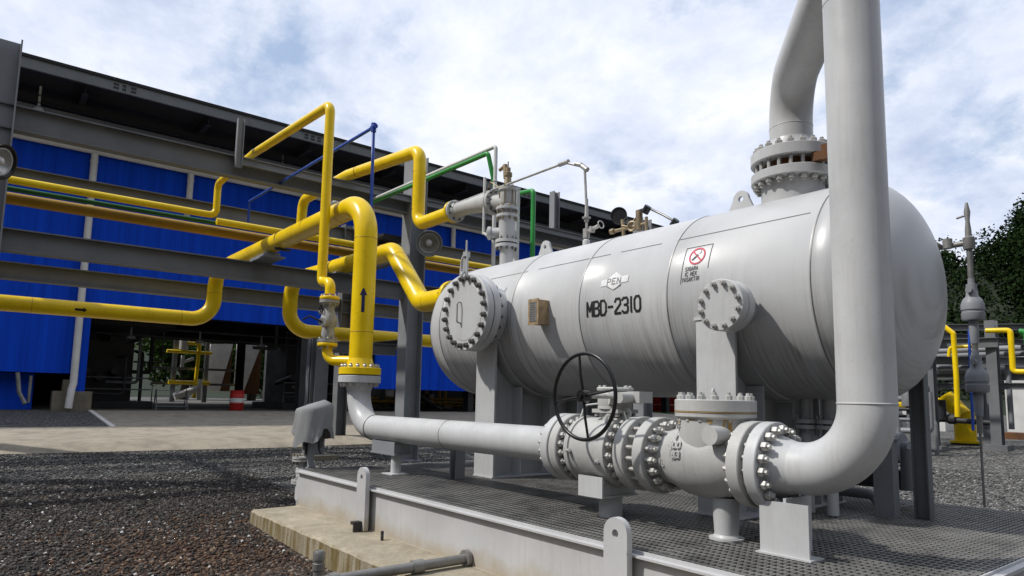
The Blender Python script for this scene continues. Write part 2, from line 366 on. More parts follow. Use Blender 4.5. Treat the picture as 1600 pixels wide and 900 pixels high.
def thing(name, label, cat, loc, group=None):
    o = bpy.data.objects.new(name, None); col.objects.link(o); o.location = loc; o.empty_display_size = .2
    o['_b'] = tuple(loc); o['label'] = label; o['category'] = cat
    if group: o['group'] = group
    return o
def tag(o, label=None, cat=None, group=None, kind=None):
    if label: o['label'] = label
    if cat: o['category'] = cat
    if group: o['group'] = group
    if kind: o['kind'] = kind
    return o
def dup(root, loc, label, rotz=0):
    def cp(o, par):
        c = o.copy(); col.objects.link(c); c.parent = par
        for ch in list(o.children): cp(ch, c)
        return c
    c = cp(root, None); c.location = loc; c.rotation_euler.z = rotz; c['label'] = label; return c
def fil(pts, rr, n=8):      # round the corners of a polyline
    pts = [V(p) for p in pts]; o = [pts[0]]
    for i in range(1, len(pts)-1):
        r_ = rr[i-1] if isinstance(rr, (list, tuple)) else rr
        a = (pts[i-1]-pts[i]).normalized(); b_ = (pts[i+1]-pts[i]).normalized()
        ang = a.angle(b_)
        if ang > PI-.02 or r_ <= 0: o.append(pts[i]); continue
        d = r_/math.tan(ang/2); c = pts[i] + (a+b_).normalized()*(r_/math.sin(ang/2))
        p0 = pts[i]+a*d; p1 = pts[i]+b_*d; v0 = p0-c; v1 = p1-c; th = v0.angle(v1); ax = v0.cross(v1).normalized()
        for k in range(n+1): o.append(c + Matrix.Rotation(th*k/n, 3, ax) @ v0)
    o.append(pts[-1]); return o
bolt_cache = {}
def frame_of(axis):
    ax = V(axis).normalized(); t = V((0, 0, 1)) if abs(ax.z) < .9 else V((1, 0, 0)); u = ax.cross(t).normalized()
    return ax, u, ax.cross(u)
def bolts(parent, c, axis, n, bc, T, r=.028, mat='bolt', phase=.5, both=True, stud=.02, first=0, nutmat=None):
    """n stud bolts on circle bc; T = clamped thickness, centred on c. One mesh, copied."""
    ax, u, w_ = frame_of(axis); base = V(parent.get('_b'))
    key = (round(T, 3), round(r, 4), mat, both, tuple(round(x, 3) for x in ax))
    me = bolt_cache.get(key)
    if me is None:
        mb = MB(); h = r*1.25
        mb.cyl(-ax*(T/2+h+stud), ax*(T/2+h+stud), r*.55, seg=8)
        mb.hexnut(ax*T/2, ax, r, h); mb.hexnut(-ax*T/2, -ax, r, h)
        tmp = obj('bolt', mb, mat, None, 30); me = tmp.data
        off = V(tmp['_b']); me.transform(Matrix.Translation(off)); bpy.data.objects.remove(tmp); bolt_cache[key] = me
    for i in range(n):
        a = 2*PI*(i+phase)/n; p = V(c) + (u*math.cos(a)+w_*math.sin(a))*bc
        o = bpy.data.objects.new('bolt', me); col.objects.link(o); o.parent = parent; o.location = p-base
def flange(mb, c, axis, r, t, hub=0.0, rp=0.0, seg=40):
    """weld-neck flange: disc from c forward t along axis, with a hub tapering back"""
    mb.lathe(c, axis, [(0, r-.006), (.006, r), (t-.006, r), (t, r-.006)], seg)
    if hub: mb.lathe(V(c)+V(axis).normalized()*(t-.002), axis, [(0, rp*1.28), (hub*.35, rp*1.16), (hub, rp*1.0)], seg)

# ------------------------------------------------------------------ stroke lettering (mapped on any surface)
F = {'A': [[(0, 0), (.5, 1), (1, 0)], [(.2, .38), (.8, .38)]], 'B': [[(0, 0), (0, 1), (.7, 1), (.95, .85), (.95, .65), (.7, .52), (0, .52)], [(.7, .52), (1, .36), (1, .16), (.75, 0), (0, 0)]],
     'C': [[(1, .8), (.8, 1), (.25, 1), (0, .8), (0, .2), (.25, 0), (.8, 0), (1, .2)]], 'D': [[(0, 0), (0, 1), (.65, 1), (1, .75), (1, .25), (.65, 0), (0, 0)]],
     'E': [[(1, 1), (0, 1), (0, 0), (1, 0)], [(0, .5), (.8, .5)]], 'F': [[(1, 1), (0, 1), (0, 0)], [(0, .5), (.8, .5)]],
     'G': [[(1, .8), (.8, 1), (.25, 1), (0, .8), (0, .2), (.25, 0), (.8, 0), (1, .2), (1, .5), (.6, .5)]], 'I': [[(.5, 0), (.5, 1)]],
     'K': [[(0, 0), (0, 1)], [(1, 1), (0, .45)], [(.3, .62), (1, 0)]], 'M': [[(0, 0), (0, 1), (.5, .35), (1, 1), (1, 0)]], 'N': [[(0, 0), (0, 1), (1, 0), (1, 1)]],
     'P': [[(0, 0), (0, 1), (.75, 1), (1, .85), (1, .6), (.75, .45), (0, .45)]], 'R': [[(0, 0), (0, 1), (.75, 1), (1, .85), (1, .6), (.75, .48), (0, .48)], [(.55, .48), (1, 0)]],
     'S': [[(1, .85), (.8, 1), (.2, 1), (0, .85), (0, .62), (.2, .52), (.8, .48), (1, .36), (1, .15), (.8, 0), (.2, 0), (0, .15)]], 'T': [[(0, 1), (1, 1)], [(.5, 1), (.5, 0)]],
     'Y': [[(0, 1), (.5, .5), (1, 1)], [(.5, .5), (.5, 0)]], '-': [[(.1, .5), (.9, .5)]],
     '0': [[(.25, 0), (0, .2), (0, .8), (.25, 1), (.75, 1), (1, .8), (1, .2), (.75, 0), (.25, 0)]], '1': [[(.5, 0), (.5, 1)]],
     '2': [[(0, .8), (.2, 1), (.8, 1), (1, .85), (1, .62), (0, .12), (0, 0), (1, 0)]], '3': [[(0, .88), (.2, 1), (.8, 1), (1, .85), (1, .62), (.75, .52), (.4, .52)], [(.75, .52), (1, .38), (1, .15), (.8, 0), (.2, 0), (0, .12)]],
     '8': [[(.5, .53), (.1, .65), (.1, .88), (.3, 1), (.7, 1), (.9, .88), (.9, .65), (.5, .53), (0, .38), (0, .12), (.25, 0), (.75, 0), (1, .12), (1, .38), (.5, .53)]]}
def strokes(mb, segs, fn, wd, lift=0.0, gap=None):
    """segs: polylines in 2-D; fn(s,t,h) maps to 3-D; each stroke is a thin raised strip"""
    for pl in segs:
        for (a, b_) in zip(pl[:-1], pl[1:]):
            a = V((*a, 0)); b_ = V((*b_, 0)); d = (b_-a); ln = d.length
            if ln < 1e-6: continue
            d.normalize(); nrm = V((-d.y, d.x, 0))*wd/2; a = a-d*wd*.32; b_ = b_+d*wd*.32
            k = max(1, int(ln/.03)); ring = []
            for i in range(k+1):
                p = a.lerp(b_, i/k)
                for q, h in ((p-nrm, 0), (p-nrm, lift), (p+nrm, lift), (p+nrm, 0)): ring.append(fn(q.x, q.y, h))
            fs = []
            for i in range(k):
                for j in range(3): fs.append((4*i+j, 4*i+j+1, 4*i+5+j, 4*i+4+j))
            fs += [(0, 1, 2, 3), (4*k, 4*k+3, 4*k+2, 4*k+1)]
            mb.add(ring, fs)
def text(mb, s_, x, y, h, wr, sp, fn, wd, lift, slant=0):
    for ch in s_:
        if ch != ' ':
            cw = .5 if ch in 'I1' else 1.0
            g = [[(x + (px*cw)*wr*h + slant*py*h, y+py*h) for px, py in pl] for pl in F[ch]]
            strokes(mb, g, fn, wd, lift)
        else: cw = .7
        x += (cw*wr+sp)*h
    return x

# ================================================================== SETTING
def gz(x, y):
    a = min(max((-6.6-x)*.0406, 0), .95); b_ = min(max((y-7.5)*.06, 0), .75)
    return max(a, b_)
xs = [-900, -400, -160, -80, -55, -40] + [-30-.0+ i*1.0 for i in range(0, 34)] + [10, 30, 90, 300, 900]
ys = [-900, -300, -80, -30, -12] + [-6+i*1.0 for i in range(0, 36)] + [34, 45, 60, 90, 160, 400, 900]
xs = sorted(set(xs)); ys = sorted(set(ys))
mb = MB()
for x in xs:
    for y in ys: mb.v.append((x, y, gz(x, y)))
ny = len(ys)
for i in range(len(xs)-1):
    for j in range(ny-1): mb.f.append((i*ny+j, i*ny+j+1, (i+1)*ny+j+1, (i+1)*ny+j))
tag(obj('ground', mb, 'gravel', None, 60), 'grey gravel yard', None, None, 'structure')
def sheet(name, poly, mat, dz=.006, kind='structure', label=None, n=1):
    mb = MB(); P_ = []
    for (x, y) in poly: P_.append((x, y, gz(x, y)+dz))
    P2 = [(x, y, z-.15) for x, y, z in P_]; k = len(P_)
    mb.add(P_+P2, [tuple(range(k)), tuple(range(k, 2*k))[::-1]] + [(i, (i+1) % k, k+(i+1) % k, k+i) for i in range(k)])
    return tag(obj(name, mb, mat, None, 0), label, None, None, kind)
# concrete apron in front of the hall, split so that every piece stays planar on the slope
sheet('road', [(-22.4, -25), (-18.0, -25), (-16.55, 6.0), (-16.6, 40), (-22.4, 40)], 'apron', .02, label='concrete service road')
sheet('hall_apron', [(-30, 3.75), (-22.4, 3.4), (-22.4, 40), (-30, 40)], 'apron', .021, label='concrete apron leading into the hall')
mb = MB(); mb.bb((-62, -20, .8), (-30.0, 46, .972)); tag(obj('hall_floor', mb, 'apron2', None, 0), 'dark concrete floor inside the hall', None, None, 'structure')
def strip_line(name, a, b_, wd, label, dz=.03):
    a = V((*a, 0)); b_ = V((*b_, 0)); d = (b_-a).normalized(); n_ = V((-d.y, d.x, 0))*wd/2
    pts = [(a+n_), (b_+n_), (b_-n_), (a-n_)]
    return sheet(name, [(p.x, p.y) for p in pts], 'kerbline', dz, label=label)
strip_line('kerb', (-29.9, 3.72), (-22.5, 3.42), .14, 'pale kerb edging the gravel bed', .05)
strip_line('kerb', (-22.48, 3.36), (-22.48, -12), .14, 'pale kerb along the gravel bed by the road', .05)
strip_line('road_line', (-18.2, -9), (-17.85, 3.2), .16, 'white painted edge line of the road')
strip_line('road_line', (-20.5, -9), (-20.1, 2.2), .34, 'white painted line on the road')
strip_line('road_line', (-19.9, 3.9), (-19.7, 6.6), .34, 'white painted dash on the road')

# loose stones over the near gravel: uncountable
def stones(name, n, x0, x1, y0, y1, s0, s1, mat, label, keep=None):
    X = rng.uniform(x0, x1, n); Y = rng.uniform(y0, y1, n)
    if keep is not None:
        k = keep(X, Y); X = X[k]; Y = Y[k]
    n = len(X); S = s0+(s1-s0)*rng.uniform(0, 1, n)**2*1.7
    Z = np.array([gz(a, c) for a, c in zip(X, Y)])
    oc = np.array([(1, 0, 0), (-1, 0, 0), (0, 1, 0), (0, -1, 0), (0, 0, .7), (0, 0, -.7)])
    fc = np.array([(0, 2, 4), (2, 1, 4), (1, 3, 4), (3, 0, 4), (2, 0, 5), (1, 2, 5), (3, 1, 5), (0, 3, 5)])
    A = rng.uniform(0, 2*PI, n); B = rng.uniform(-.6, .6, n)
    sc = rng.uniform(.65, 1.25, (n, 6, 3)) * oc[None]*S[:, None, None]
    ca, sa, cb, sb = np.cos(A), np.sin(A), np.cos(B), np.sin(B)
    x = sc[:, :, 0]*cb[:, None] + sc[:, :, 2]*sb[:, None]; z = -sc[:, :, 0]*sb[:, None]+sc[:, :, 2]*cb[:, None]; y = sc[:, :, 1]
    vx = x*ca[:, None]-y*sa[:, None]+X[:, None]; vy = x*sa[:, None]+y*ca[:, None]+Y[:, None]; vz = z+Z[:, None]+S[:, None]*.25
    vs = np.stack([vx, vy, vz], -1).reshape(-1, 3); fs = (fc[None]+np.arange(n)[:, None, None]*6).reshape(-1, 3)
    me = bpy.data.meshes.new(name); me.vertices.add(len(vs)); me.vertices.foreach_set('co', vs.ravel())
    me.loops.add(fs.size); me.polygons.add(len(fs)); me.loops.foreach_set('vertex_index', fs.ravel().astype(np.int32))
    me.polygons.foreach_set('loop_start', np.arange(0, fs.size, 3, dtype=np.int32)); me.polygons.foreach_set('loop_total', np.full(len(fs), 3, dtype=np.int32))
    me.update(); at = me.attributes.new('tint', 'FLOAT', 'POINT'); t = rng.uniform(0, 1, n); at.data.foreach_set('value', np.repeat(t, 6).astype(np.float32))
    me.materials.append(M[mat]); o = bpy.data.objects.new(name, me); col.objects.link(o); tag(o, label, 'gravel', None, 'stuff'); return o
free = lambda X, Y: ~((X > -8.95) & (Y > 2.85))
def rusty(X, Y):
    d = np.hypot((X+7.3)/1.25, (Y-2.15)/.85) + .35*np.sin(3*X+1)*np.sin(2.7*Y)
    return d
stones('gravel', 62000, -13.2, -4.6, -1.6, 4.2, .010, .024, 'stones', 'dark brown gravel in the foreground', lambda X, Y: free(X, Y) & (rusty(X, Y) > 1.2+rng.uniform(-1.1, 1.1, len(X))))
stones('gravel', 30000, -11.5, -5.0, -.2, 3.9, .010, .024, 'stones_rust', 'rust stained gravel beside the concrete plinth', lambda X, Y: free(X, Y) & (rusty(X, Y) < 1.2+rng.uniform(-1.1, 1.1, len(X))))
stones('gravel', 26000, -17.9, -11.6, -2.5, 9.0, .012, .026, 'stones_grey', 'grey gravel in front of the road', lambda X, Y: rng.uniform(-.8, .8, len(X))+X < -12.3+2*(Y > 4.3))
def litter():
    mb = MB()
    for k in range(46):
        x, y = random.uniform(-12.5, -5.5), random.uniform(-.8, 3.6)
        if x > -9.1 and y > 2.6: continue
        q = random.uniform(.012, .032); z = gz(x, y)+q*.4; n_ = 7; a0 = random.uniform(0, 6)
        vs = [(x+q*(.8+.4*random.random())*math.cos(a0+2*PI*i/n_), y+q*(.6+.4*random.random())*math.sin(a0+2*PI*i/n_), z-.3*q) for i in range(n_)]
        vs += [(x+q*.6*math.cos(a0+2*PI*i/n_), y+q*.5*math.sin(a0+2*PI*i/n_), z+q*random.uniform(.3, .5)) for i in range(n_)]
        mb.add(vs, [tuple(range(n_))[::-1], tuple(range(n_, 2*n_))]+[(i, (i+1) % n_, n_+(i+1) % n_, n_+i) for i in range(n_)])
    tag(obj('pale_stones', mb, 'bone', None, 0), 'scattered pale stones lying on the dark foreground gravel', 'gravel', None, 'stuff')
litter()
stones('gravel', 16000, -7, 1.5, 8.1, 15.5, .010, .024, 'stones_grey', 'brownish grey gravel behind the skid')

# ================================================================== SKID
X0, X1, Y0, Y1, ZG = -8.93, -1.47, 3.56, 7.98, .72
# plinth with a slightly eroded top edge
def plinth():
    mb = MB(); n = 90; xs_ = [ -8.88 + i*(8.2)/n for i in range(n+1)]
    prof_rows = []
    for i, x in enumerate(xs_):
        e = .018*math.sin(x*9)+.012*math.sin(x*23+1)+random.uniform(-.006, .006)
        prof_rows.append([(x, 2.93, -.25), (x, 2.935+e*.05, .12), (x, 2.94+e*.25, .225+e*.1), (x, 2.965+e*.5, .25+random.uniform(-.003, .001)), (x, 3.3, .253), (x, 3.58, .255), (x, 3.9, .255), (x, 3.9, -.25)])
    vs = [p for r_ in prof_rows for p in r_]; k = 8; fs = []
    for i in range(n):
        for j in range(k-1): fs.append((i*k+j, i*k+j+1, (i+1)*k+j+1, (i+1)*k+j))
    fs.append(tuple(range(k))); fs.append(tuple(n*k+j for j in range(k))[::-1])
    mb.add(vs, fs)
    mb.bb((-8.88, 3.905, -.25), (-8.0, 8.1, .25)); mb.bb((-7.99, 7.4, -.25), (-1.2, 8.1, .25)); mb.bb((-7.99, 3.905, -.25), (-1.2, 4.3, .05))
    return mb
tag(obj('concrete_plinth', plinth(), 'plinth', None, 30), 'weathered stained concrete plinth under the grey steel skid', 'plinth')

sk = thing('equipment_skid', 'grey steel skid base with open grating deck carrying the tank', 'skid', ((X0+X1)/2, (Y0+Y1)/2, .25))
mb = MB()   # side channels
for y, s_ in ((Y0, 1), (Y1, -1)):
    mb.bb((X0, y, .262), (X1, y+s_*.014, .684)); mb.bb((X0-.002, y-s_*.05, .685), (X1, y+s_*.12, .70)); mb.bb((X0, y-s_*.02, .250), (X1, y+s_*.12, .261))
mb.bb((X0+.0, Y0+.13, .262), (X0+.014, Y1-.13, .684)); mb.bb((X0-.001, Y0+.121, .6853), (X0+.12, Y1-.121, .6997))
mb.bb((X1-.014, Y0+.13, .262), (X1, Y1-.13, .684)); mb.bb((X1-.12, Y0+.121, .6853), (X1+.05, Y1-.121, .7085))
mb.bb((X0-.001, Y0+.0, .70), (X1, Y0+.012, .722)); mb.bb((X0, Y0+.013, .70), (X0+.012, Y1, .722)); mb.bb((X1-.012, Y0+.013, .7086), (X1, Y1, .724))
obj('side_beam', mb, 'grey_skid', sk, 0)
mb = MB()
for i in range(1, 9): mb.beam((X0+.9*i-.1, Y0+.02, .43), (X0+.9*i-.1, Y1-.02, .43), .33, .14)
mb.bb((X0+.02, 4.3, .28), (X1-.02, 4.42, .59)); mb.bb((X0+.02, 6.2, .28), (X1-.02, 6.3, .59))
obj('cross_beam', mb, 'dark', sk, 0)
mb = MB()
x = X0+.03
while x < X1-.02:
    mb.bb((x, Y0+.02, .690), (x+.006, Y1-.02, .7215)); x += .044
y = Y0+.05
while y < Y1-.03:
    mb.bb((X0+.02, y-.007, .708), (X1-.02, y+.007, .7228)); y += .078
for gx in (X0+1.5, X0+3.0, X0+4.5, X0+6.0): mb.bb((gx-.003, Y0+.021, .688), (gx+.003, Y1-.021, .7235))
obj('grating', mb, 'galv', sk, 0)
mb = MB(); mb.bb((X0+.13, Y0+.13, .60), (X1-.13, Y1-.13, .61)); obj('drip_tray', mb, 'dark', sk, 0)  # added dark sheet so the gaps in the grating read as shade
def lug_poly(wd, h0, h1):
    pl = [(-wd/2, h0), (wd/2, h0), (wd/2, h1-wd/2)]
    for k in range(1, 10): a = PI*k/10; pl.append((wd/2*math.cos(a), h1-wd/2+wd/2*math.sin(a)))
    pl.append((-wd/2, h1-wd/2)); return pl
def ring_plate(mb, c, ux, uy, wd, h0, h1, hole, hc, th):
    """plate with a round hole: outline and hole joined as a ring"""
    outer = []; n = 28; c = V(c); ux = V(ux); uy = V(uy); nn = ux.cross(uy).normalized()
    cen = (0, hc)
    for i in range(n):
        a = 2*PI*i/n; dx, dy = math.cos(a), math.sin(a)
        if dy >= 0: r_ = wd/2; px, py = dx*r_, cen[1]+dy*r_
        else:
            t = min((wd/2)/abs(dx) if abs(dx) > 1e-6 else 9e9, (cen[1]-h0)/abs(dy)); px, py = dx*t, cen[1]+dy*t
        outer.append((px, py, cen[0]+dx*hole, cen[1]+dy*hole))
    vs = []
    for sg in (-.5, .5):
        for o_ in outer: vs.append(c+ux*o_[0]+uy*o_[1]+nn*th*sg)
        for o_ in outer: vs.append(c+ux*o_[2]+uy*o_[3]+nn*th*sg)
    fs = []
    for i in range(n):
        k = (i+1) % n
        fs += [(i, k, n+k, n+i), (2*n+i, 3*n+i, 3*n+k, 2*n+k), (i, 2*n+i, 2*n+k, k), (n+i, n+k, 3*n+k, 3*n+i)]
    mb.add(vs, fs)
for lx in (-6.90, -3.18, -.0):
    if lx > X1: continue
    mb = MB(); ring_plate(mb, (lx, Y0-.078, 0), (1, 0, 0), (0, 0, 1), .21, .70, .93, .028, .825, .05)
    mb.bb((lx-.105, Y0-.103, .262), (lx+.105, Y0-.053, .70)); mb.bb((lx-.02, Y0-.052, .27), (lx+.02, Y0-.001, .68))
    obj('lifting_lug', mb, 'grey_skid', sk, 30)
mb = MB(); mb.bb((-6.86, Y0-.2, .258), (-6.84, Y0-.105, .36)); mb.bb((-6.92, Y0-.2, .33), (-6.84, Y0-.11, .362)); obj('earthing_clip', mb, 'dark', sk)
for q in ((-6.35, Y0-.12, .34, .016), (-6.31, Y0-.14, .31, .012)):
    mb = MB(); mb.cyl((q[0], q[1], .25), (q[0], q[1], q[2]), q[3]); obj('anchor_stud', mb, 'dark', sk)

# drain line out of the skid side and a capped stand-pipe
mb = MB(); mb.tube([(-4.99, Y0-.012, .315), (-5.0, 3.2, .31), (-5.03, 2.2, .30), (-5.06, 1.0, .28)], .042, 16); mb.cyl((-5.005, 3.10, .309), (-5.01, 3.0, .308), .055)
mb.cyl((-4.99, Y0-.014, .315), (-4.99, Y0-.05, .315), .075); mb.cyl((-5.03, 2.35, .302), (-5.03, 2.28, .302), .055)
for k in (1.0,): mb.cyl((-5.06, 1.02, .29), (-5.06, 1.02, -.1), .042)
tag(obj('drain_pipe', mb, 'galv'), 'grey drain pipe leaving the side of the skid near its bottom', 'pipe')
mb = MB(); mb.lathe((-5.95, 2.60, -.1), (0, 0, 1), [(0, .045), (.25, .045), (.255, .055), (.31, .055), (.315, .047), (.335, .047), (.34, .052), (.40, .052), (.42, .04)], 20)
tag(obj('vent_stub', mb, 'galv'), 'short capped grey standpipe rising from rusty gravel by the plinth', 'pipe')

# ================================================================== TANK
TY, TZ, TR = 6.12, 2.71, .955
XA, XB = -8.28, -2.60
tk = thing('separator_tank', 'large horizontal grey pressure tank stencilled MBD-2310 on two saddles', 'tank', (-5.4, TY, ZG))
def shell_profile():
    pr = [(-.48, .001)]
    for k in range(1, 15): a = PI/2*k/15; pr.append((-.48*math.cos(a), TR*math.sin(a)))
    pr += [(0, TR)]
    for sx_ in (-8.12, -6.5, -5.3, -4.1, -2.68):
        h = sx_-XA
        if h <= .02: h = .1
        pr += [(h-.016, TR), (h-.009, TR+.0045), (h, TR+.0055), (h+.009, TR+.0045), (h+.016, TR)]
    Ltot = XB-XA
    pr.append((Ltot, TR))
    for k in range(1, 15): a = PI/2*k/15; pr.append((Ltot+.48*math.sin(a), TR*math.cos(a)))
    pr.append((Ltot+.48, .001)); return pr
mb = MB(); mb.lathe((XA, TY, TZ), (1, 0, 0), shell_profile(), 128); obj('shell', mb, 'vessel', tk, 50)
def tsurf(x, th, h=0):   # th: angle above the horizontal on the camera side
    return V((x, TY-(TR+h)*math.cos(th), TZ+(TR+h)*math.sin(th)))
# girth seams and long seam as dark shadow grooves (weld toes)
mb = MB()
for sx_ in (-8.12, -6.5, -5.3, -4.1, -2.68):
    vs = []; fs = []; n = 128
    for i in range(n):
        a = 2*PI*i/n
        for dx, h in ((.010, .0030), (.016, .0022)):
            vs.append((sx_+dx, TY+(TR+h+.002)*math.cos(a), TZ+(TR+h+.002)*math.sin(a)))
    for i in range(n):
        k = (i+1) % n; fs.append((2*i, 2*i+1, 2*k+1, 2*k))
    mb.add(vs, fs)
TH = R(37.5)
for (xa, xb) in ((-8.1, -6.4), (-6.2, -5.0), (-4.85, -4.3), (-4.12, -2.75), (-2.6, -2.62+.02)):
    k = 10; vs = []
    for i in range(k+1):
        x = xa+(xb-xa)*i/k
        for t in (-.004, .004): vs.append(tsurf(x, TH+t, .0035))
    mb.add(vs, [(2*i, 2*i+1, 2*i+3, 2*i+2) for i in range(k)])
obj('weld_seam', mb, 'bolt_dark', tk, 0)
# saddles
for sx_, lb in ((-6.98, 'a'), (-3.56, 'b')):
    s_ = MB()
    def ztop(y): return TZ - math.sqrt(max(0, (TR+.012)**2-(y-TY)**2))
    # transverse web
    pl = [(5.215, ZG+.02), (7.05, ZG+.02)] + [(7.05-1.835*k/14, ztop(7.05-1.835*k/14)) for k in range(15)]
    s_.prism([(p[0], p[1]) for p in pl], (sx_, 0, 0), (0, 1, 0), (0, 0, 1), .02)
    s_.bb((sx_-.20, 5.165, ZG+.02), (sx_+.20, 5.195, ztop(5.18)-.035)); s_.bb((sx_-.22, 5.155, ztop(5.18)-.034), (sx_+.22, 5.21, ztop(5.18)-.005))
    for yy in (5.62, 6.12, 6.62, 7.05):
        s_.bb((sx_-.19, yy-.010, ZG+.02), (sx_-.0105, yy+.010, ztop(yy)-.02)); s_.bb((sx_+.0105, yy-.010, ZG+.02), (sx_+.19, yy+.010, ztop(yy)-.02))
    s_.bb((sx_-.2, 5.15, ZG+.003), (sx_+.2, 7.1, ZG+.0195))
    # wear plate hugging the shell
    n = 16; vs = []; fs = []
    a0 = math.asin((5.17-TY)/(TR+.03)); 
    for i in range(n+1):
        a = -abs(a0)+2*abs(a0)*i/n
        for xx in (-.22, .22):
            for h in (.004, .022): vs.append((sx_+xx, TY+(TR+h)*math.sin(a), TZ-(TR+h)*math.cos(a)))
    for i in range(n):
        q = 4*i; fs += [(q, q+4, q+6, q+2), (q+1, q+3, q+7, q+5), (q, q+1, q+5, q+4), (q+2, q+6, q+7, q+3)]
    fs += [(0, 2, 3, 1), (4*n, 4*n+1, 4*n+3, 4*n+2)]
    s_.add(vs, fs)
    obj('saddle', s_, 'grey', tk, 0)
# manway with davit arm
mw = MB(); cxm, czm = -6.92, 2.77
yf_ = 4.78
mw.lathe((cxm, yf_+.13, czm), (0, 1, 0), [(0, .36), (.4, .36), (.55, .36)], 48)
mw.lathe((cxm, yf_+.105, czm), (0, 1, 0), [(0, .475), (.006, .482), (.094, .482), (.10, .475), (.14, .40), (.2, .362)], 56)
o_mw = obj('manway', mw, 'grey', tk)
mb = MB(); mb.lathe((cxm, yf_+.095, czm), (0, -1, 0), [(0, .475), (.006, .482), (.089, .482), (.095, .475), (.0951, .36), (.099, .355)], 56)
mb.cyl((cxm, yf_+.104, czm), (cxm, yf_+.096, czm), .44)
cv = obj('manway_cover', mb, 'grey', tk)
mb = MB(); mb.tube(fil([(cxm-.09, yf_, czm-.13), (cxm-.09, yf_-.06, czm-.13), (cxm-.09, yf_-.06, czm+.13), (cxm-.09, yf_, czm+.13)], .03), .011, 10); obj('handle', mb, 'bolt', cv)
bolts(o_mw, (cxm, yf_+.10, czm), (0, 1, 0), 20, .425, .20, .036, 'bolt_dark')
mb = MB()
mb.tube(fil([(cxm-.34, yf_+.17, czm+.20), (cxm-.34, yf_+.17, czm+.72), (cxm-.05, yf_+.02, czm+.74)], .16, 8), .032, 14)
mb.cyl((cxm-.34, yf_+.17, czm+.05), (cxm-.34, yf_+.17, czm+.3), .045); mb.cyl((cxm-.02, yf_+.01, czm+.42), (cxm-.02, yf_+.01, czm+.92), .011)
mb.torus((cxm-.03, yf_+.0, czm+.47), (1, 0, 0), .045, .012, 20, 8); mb.cyl((cxm-.06, yf_+.02, czm+.50), (cxm-.06, yf_+.02, czm+.75), .018)
mb.cyl((cxm+.02, yf_+.0, czm+.48), (cxm+.02, yf_+.0, czm+.70), .014); mb.lathe((cxm-.03, yf_+.02, czm+.71), (0, 0, 1), [(0, .05), (.06, .05)], 6)
obj('davit_arm', mb, 'grey', tk)
# side nozzle
cxn, czn, yn = -3.30, 2.52, 4.86
mb = MB(); mb.lathe((cxn, yn+.10, czn), (0, 1, 0), [(0, .215), (.005, .22), (.075, .22), (.08, .215), (.12, .165), (.20, .145), (.5, .145)], 40); o_n = obj('side_nozzle', mb, 'grey', tk)
mb = MB(); mb.lathe((cxn, yn+.09, czn), (0, -1, 0), [(0, .213), (.005, .22), (.085, .22), (.09, .213)], 40); mb.cyl((cxn, yn+.102, czn), (cxn, yn+.088, czn), .2); obj('blind_cover', mb, 'grey', tk)
bolts(o_n, (cxn, yn+.09, czn), (0, 1, 0), 12, .183, .18, .024, 'bolt')
# top nozzle
mb = MB(); cxt = -3.31
mb.lathe((cxt, TY, 3.60), (0, 0, 1), [(0, .29), (.19, .29), (.235, .30), (.24, .375), (.246, .382), (.324, .382), (.33, .375)], 48)
o_t = obj('top_nozzle', mb, 'grey', tk)
mb.v = []; mb.f = []
# lifting lugs on the crown
for lx, lr in ((-6.93, 1), (-3.87, 1)):
    mb = MB(); pl = [(-.2, -.03)] + [(-.2+.11, .10)] + [(.09*math.cos(PI-PI*k/8), .145+.09*math.sin(PI-PI*k/8)) for k in range(9)] + [(.09, .10), (.2, -.03)]
    # plate with a hole: left and right halves round the hole
    cz_ = .145
    ringo = [(.09*math.cos(a), cz_+.09*math.sin(a)) for a in [PI*k/10 for k in range(11)]] + [(-.13, .06), (-.2, -.03), (0, -.03), (.2, -.03), (.13, .06)]
    k = len(ringo); vs = []
    hole = []
    for (px, py) in ringo:
        a = math.atan2(py-cz_, px); hole.append((.03*math.cos(a), cz_+.03*math.sin(a)))
    for sg in (-.018, .018):
        vs += [(lx+px, TY+sg, TZ+TR+py) for px, py in ringo]; vs += [(lx+px, TY+sg, TZ+TR+py) for px, py in hole]
    fs = []
    for i in range(k):
        j = (i+1) % k; fs += [(i, j, k+j, k+i), (2*k+i, 3*k+i, 3*k+j, 2*k+j), (i, 2*k+i, 2*k+j, j), (k+i, k+j, 3*k+j, 3*k+i)]
    mb.add(vs, fs); obj('lifting_lug', mb, 'grey', tk, 30)
# nameplate bracket
mb = MB(); px_, pz_ = -5.86, 2.70; ps = TY-math.sqrt(TR**2-(pz_-TZ)**2)
mb.bb((px_-.075, ps-.16, pz_-.14), (px_-.067, ps+.01, pz_+.14)); mb.bb((px_+.067, ps-.16, pz_-.14), (px_+.075, ps+.01, pz_+.14)); mb.bb((px_-.066, ps-.16, pz_+.13), (px_+.066, ps+.01, pz_+.138)); mb.bb((px_-.066, ps-.16, pz_-.138), (px_+.066, ps+.01, pz_-.13))
npb = obj('nameplate_bracket', mb, 'gold', tk, 0)
mb = MB(); mb.box((px_, ps-.168, pz_), (.18, .012, .30)); pl_ = obj('nameplate', mb, 'gold', tk, 0)
mb = MB(); mb.box((px_, ps-.1745, pz_), (.125, .003, .235)); obj('nameplate_face', mb, 'galv', pl_, 0)
mb = MB()
for i in range(9): mb.box((px_-.01+.004*(i % 3), ps-.1765, pz_+.10-.026*i), (.11-.02*(i % 2), .003, .006))
obj('nameplate_text', mb, 'bolt_dark', pl_, 0)
# stencil
def tm(x0, th0):
    return lambda s_, t, h: tsurf(x0+s_, th0+t/TR, .003+h)
mb = MB(); text(mb, 'MBD-2310', 0, 0, .150, .50, .17, tm(-5.16, R(-6.5)), .024, .0015); obj('stencilled_number', mb, 'stencil', tk, 0)
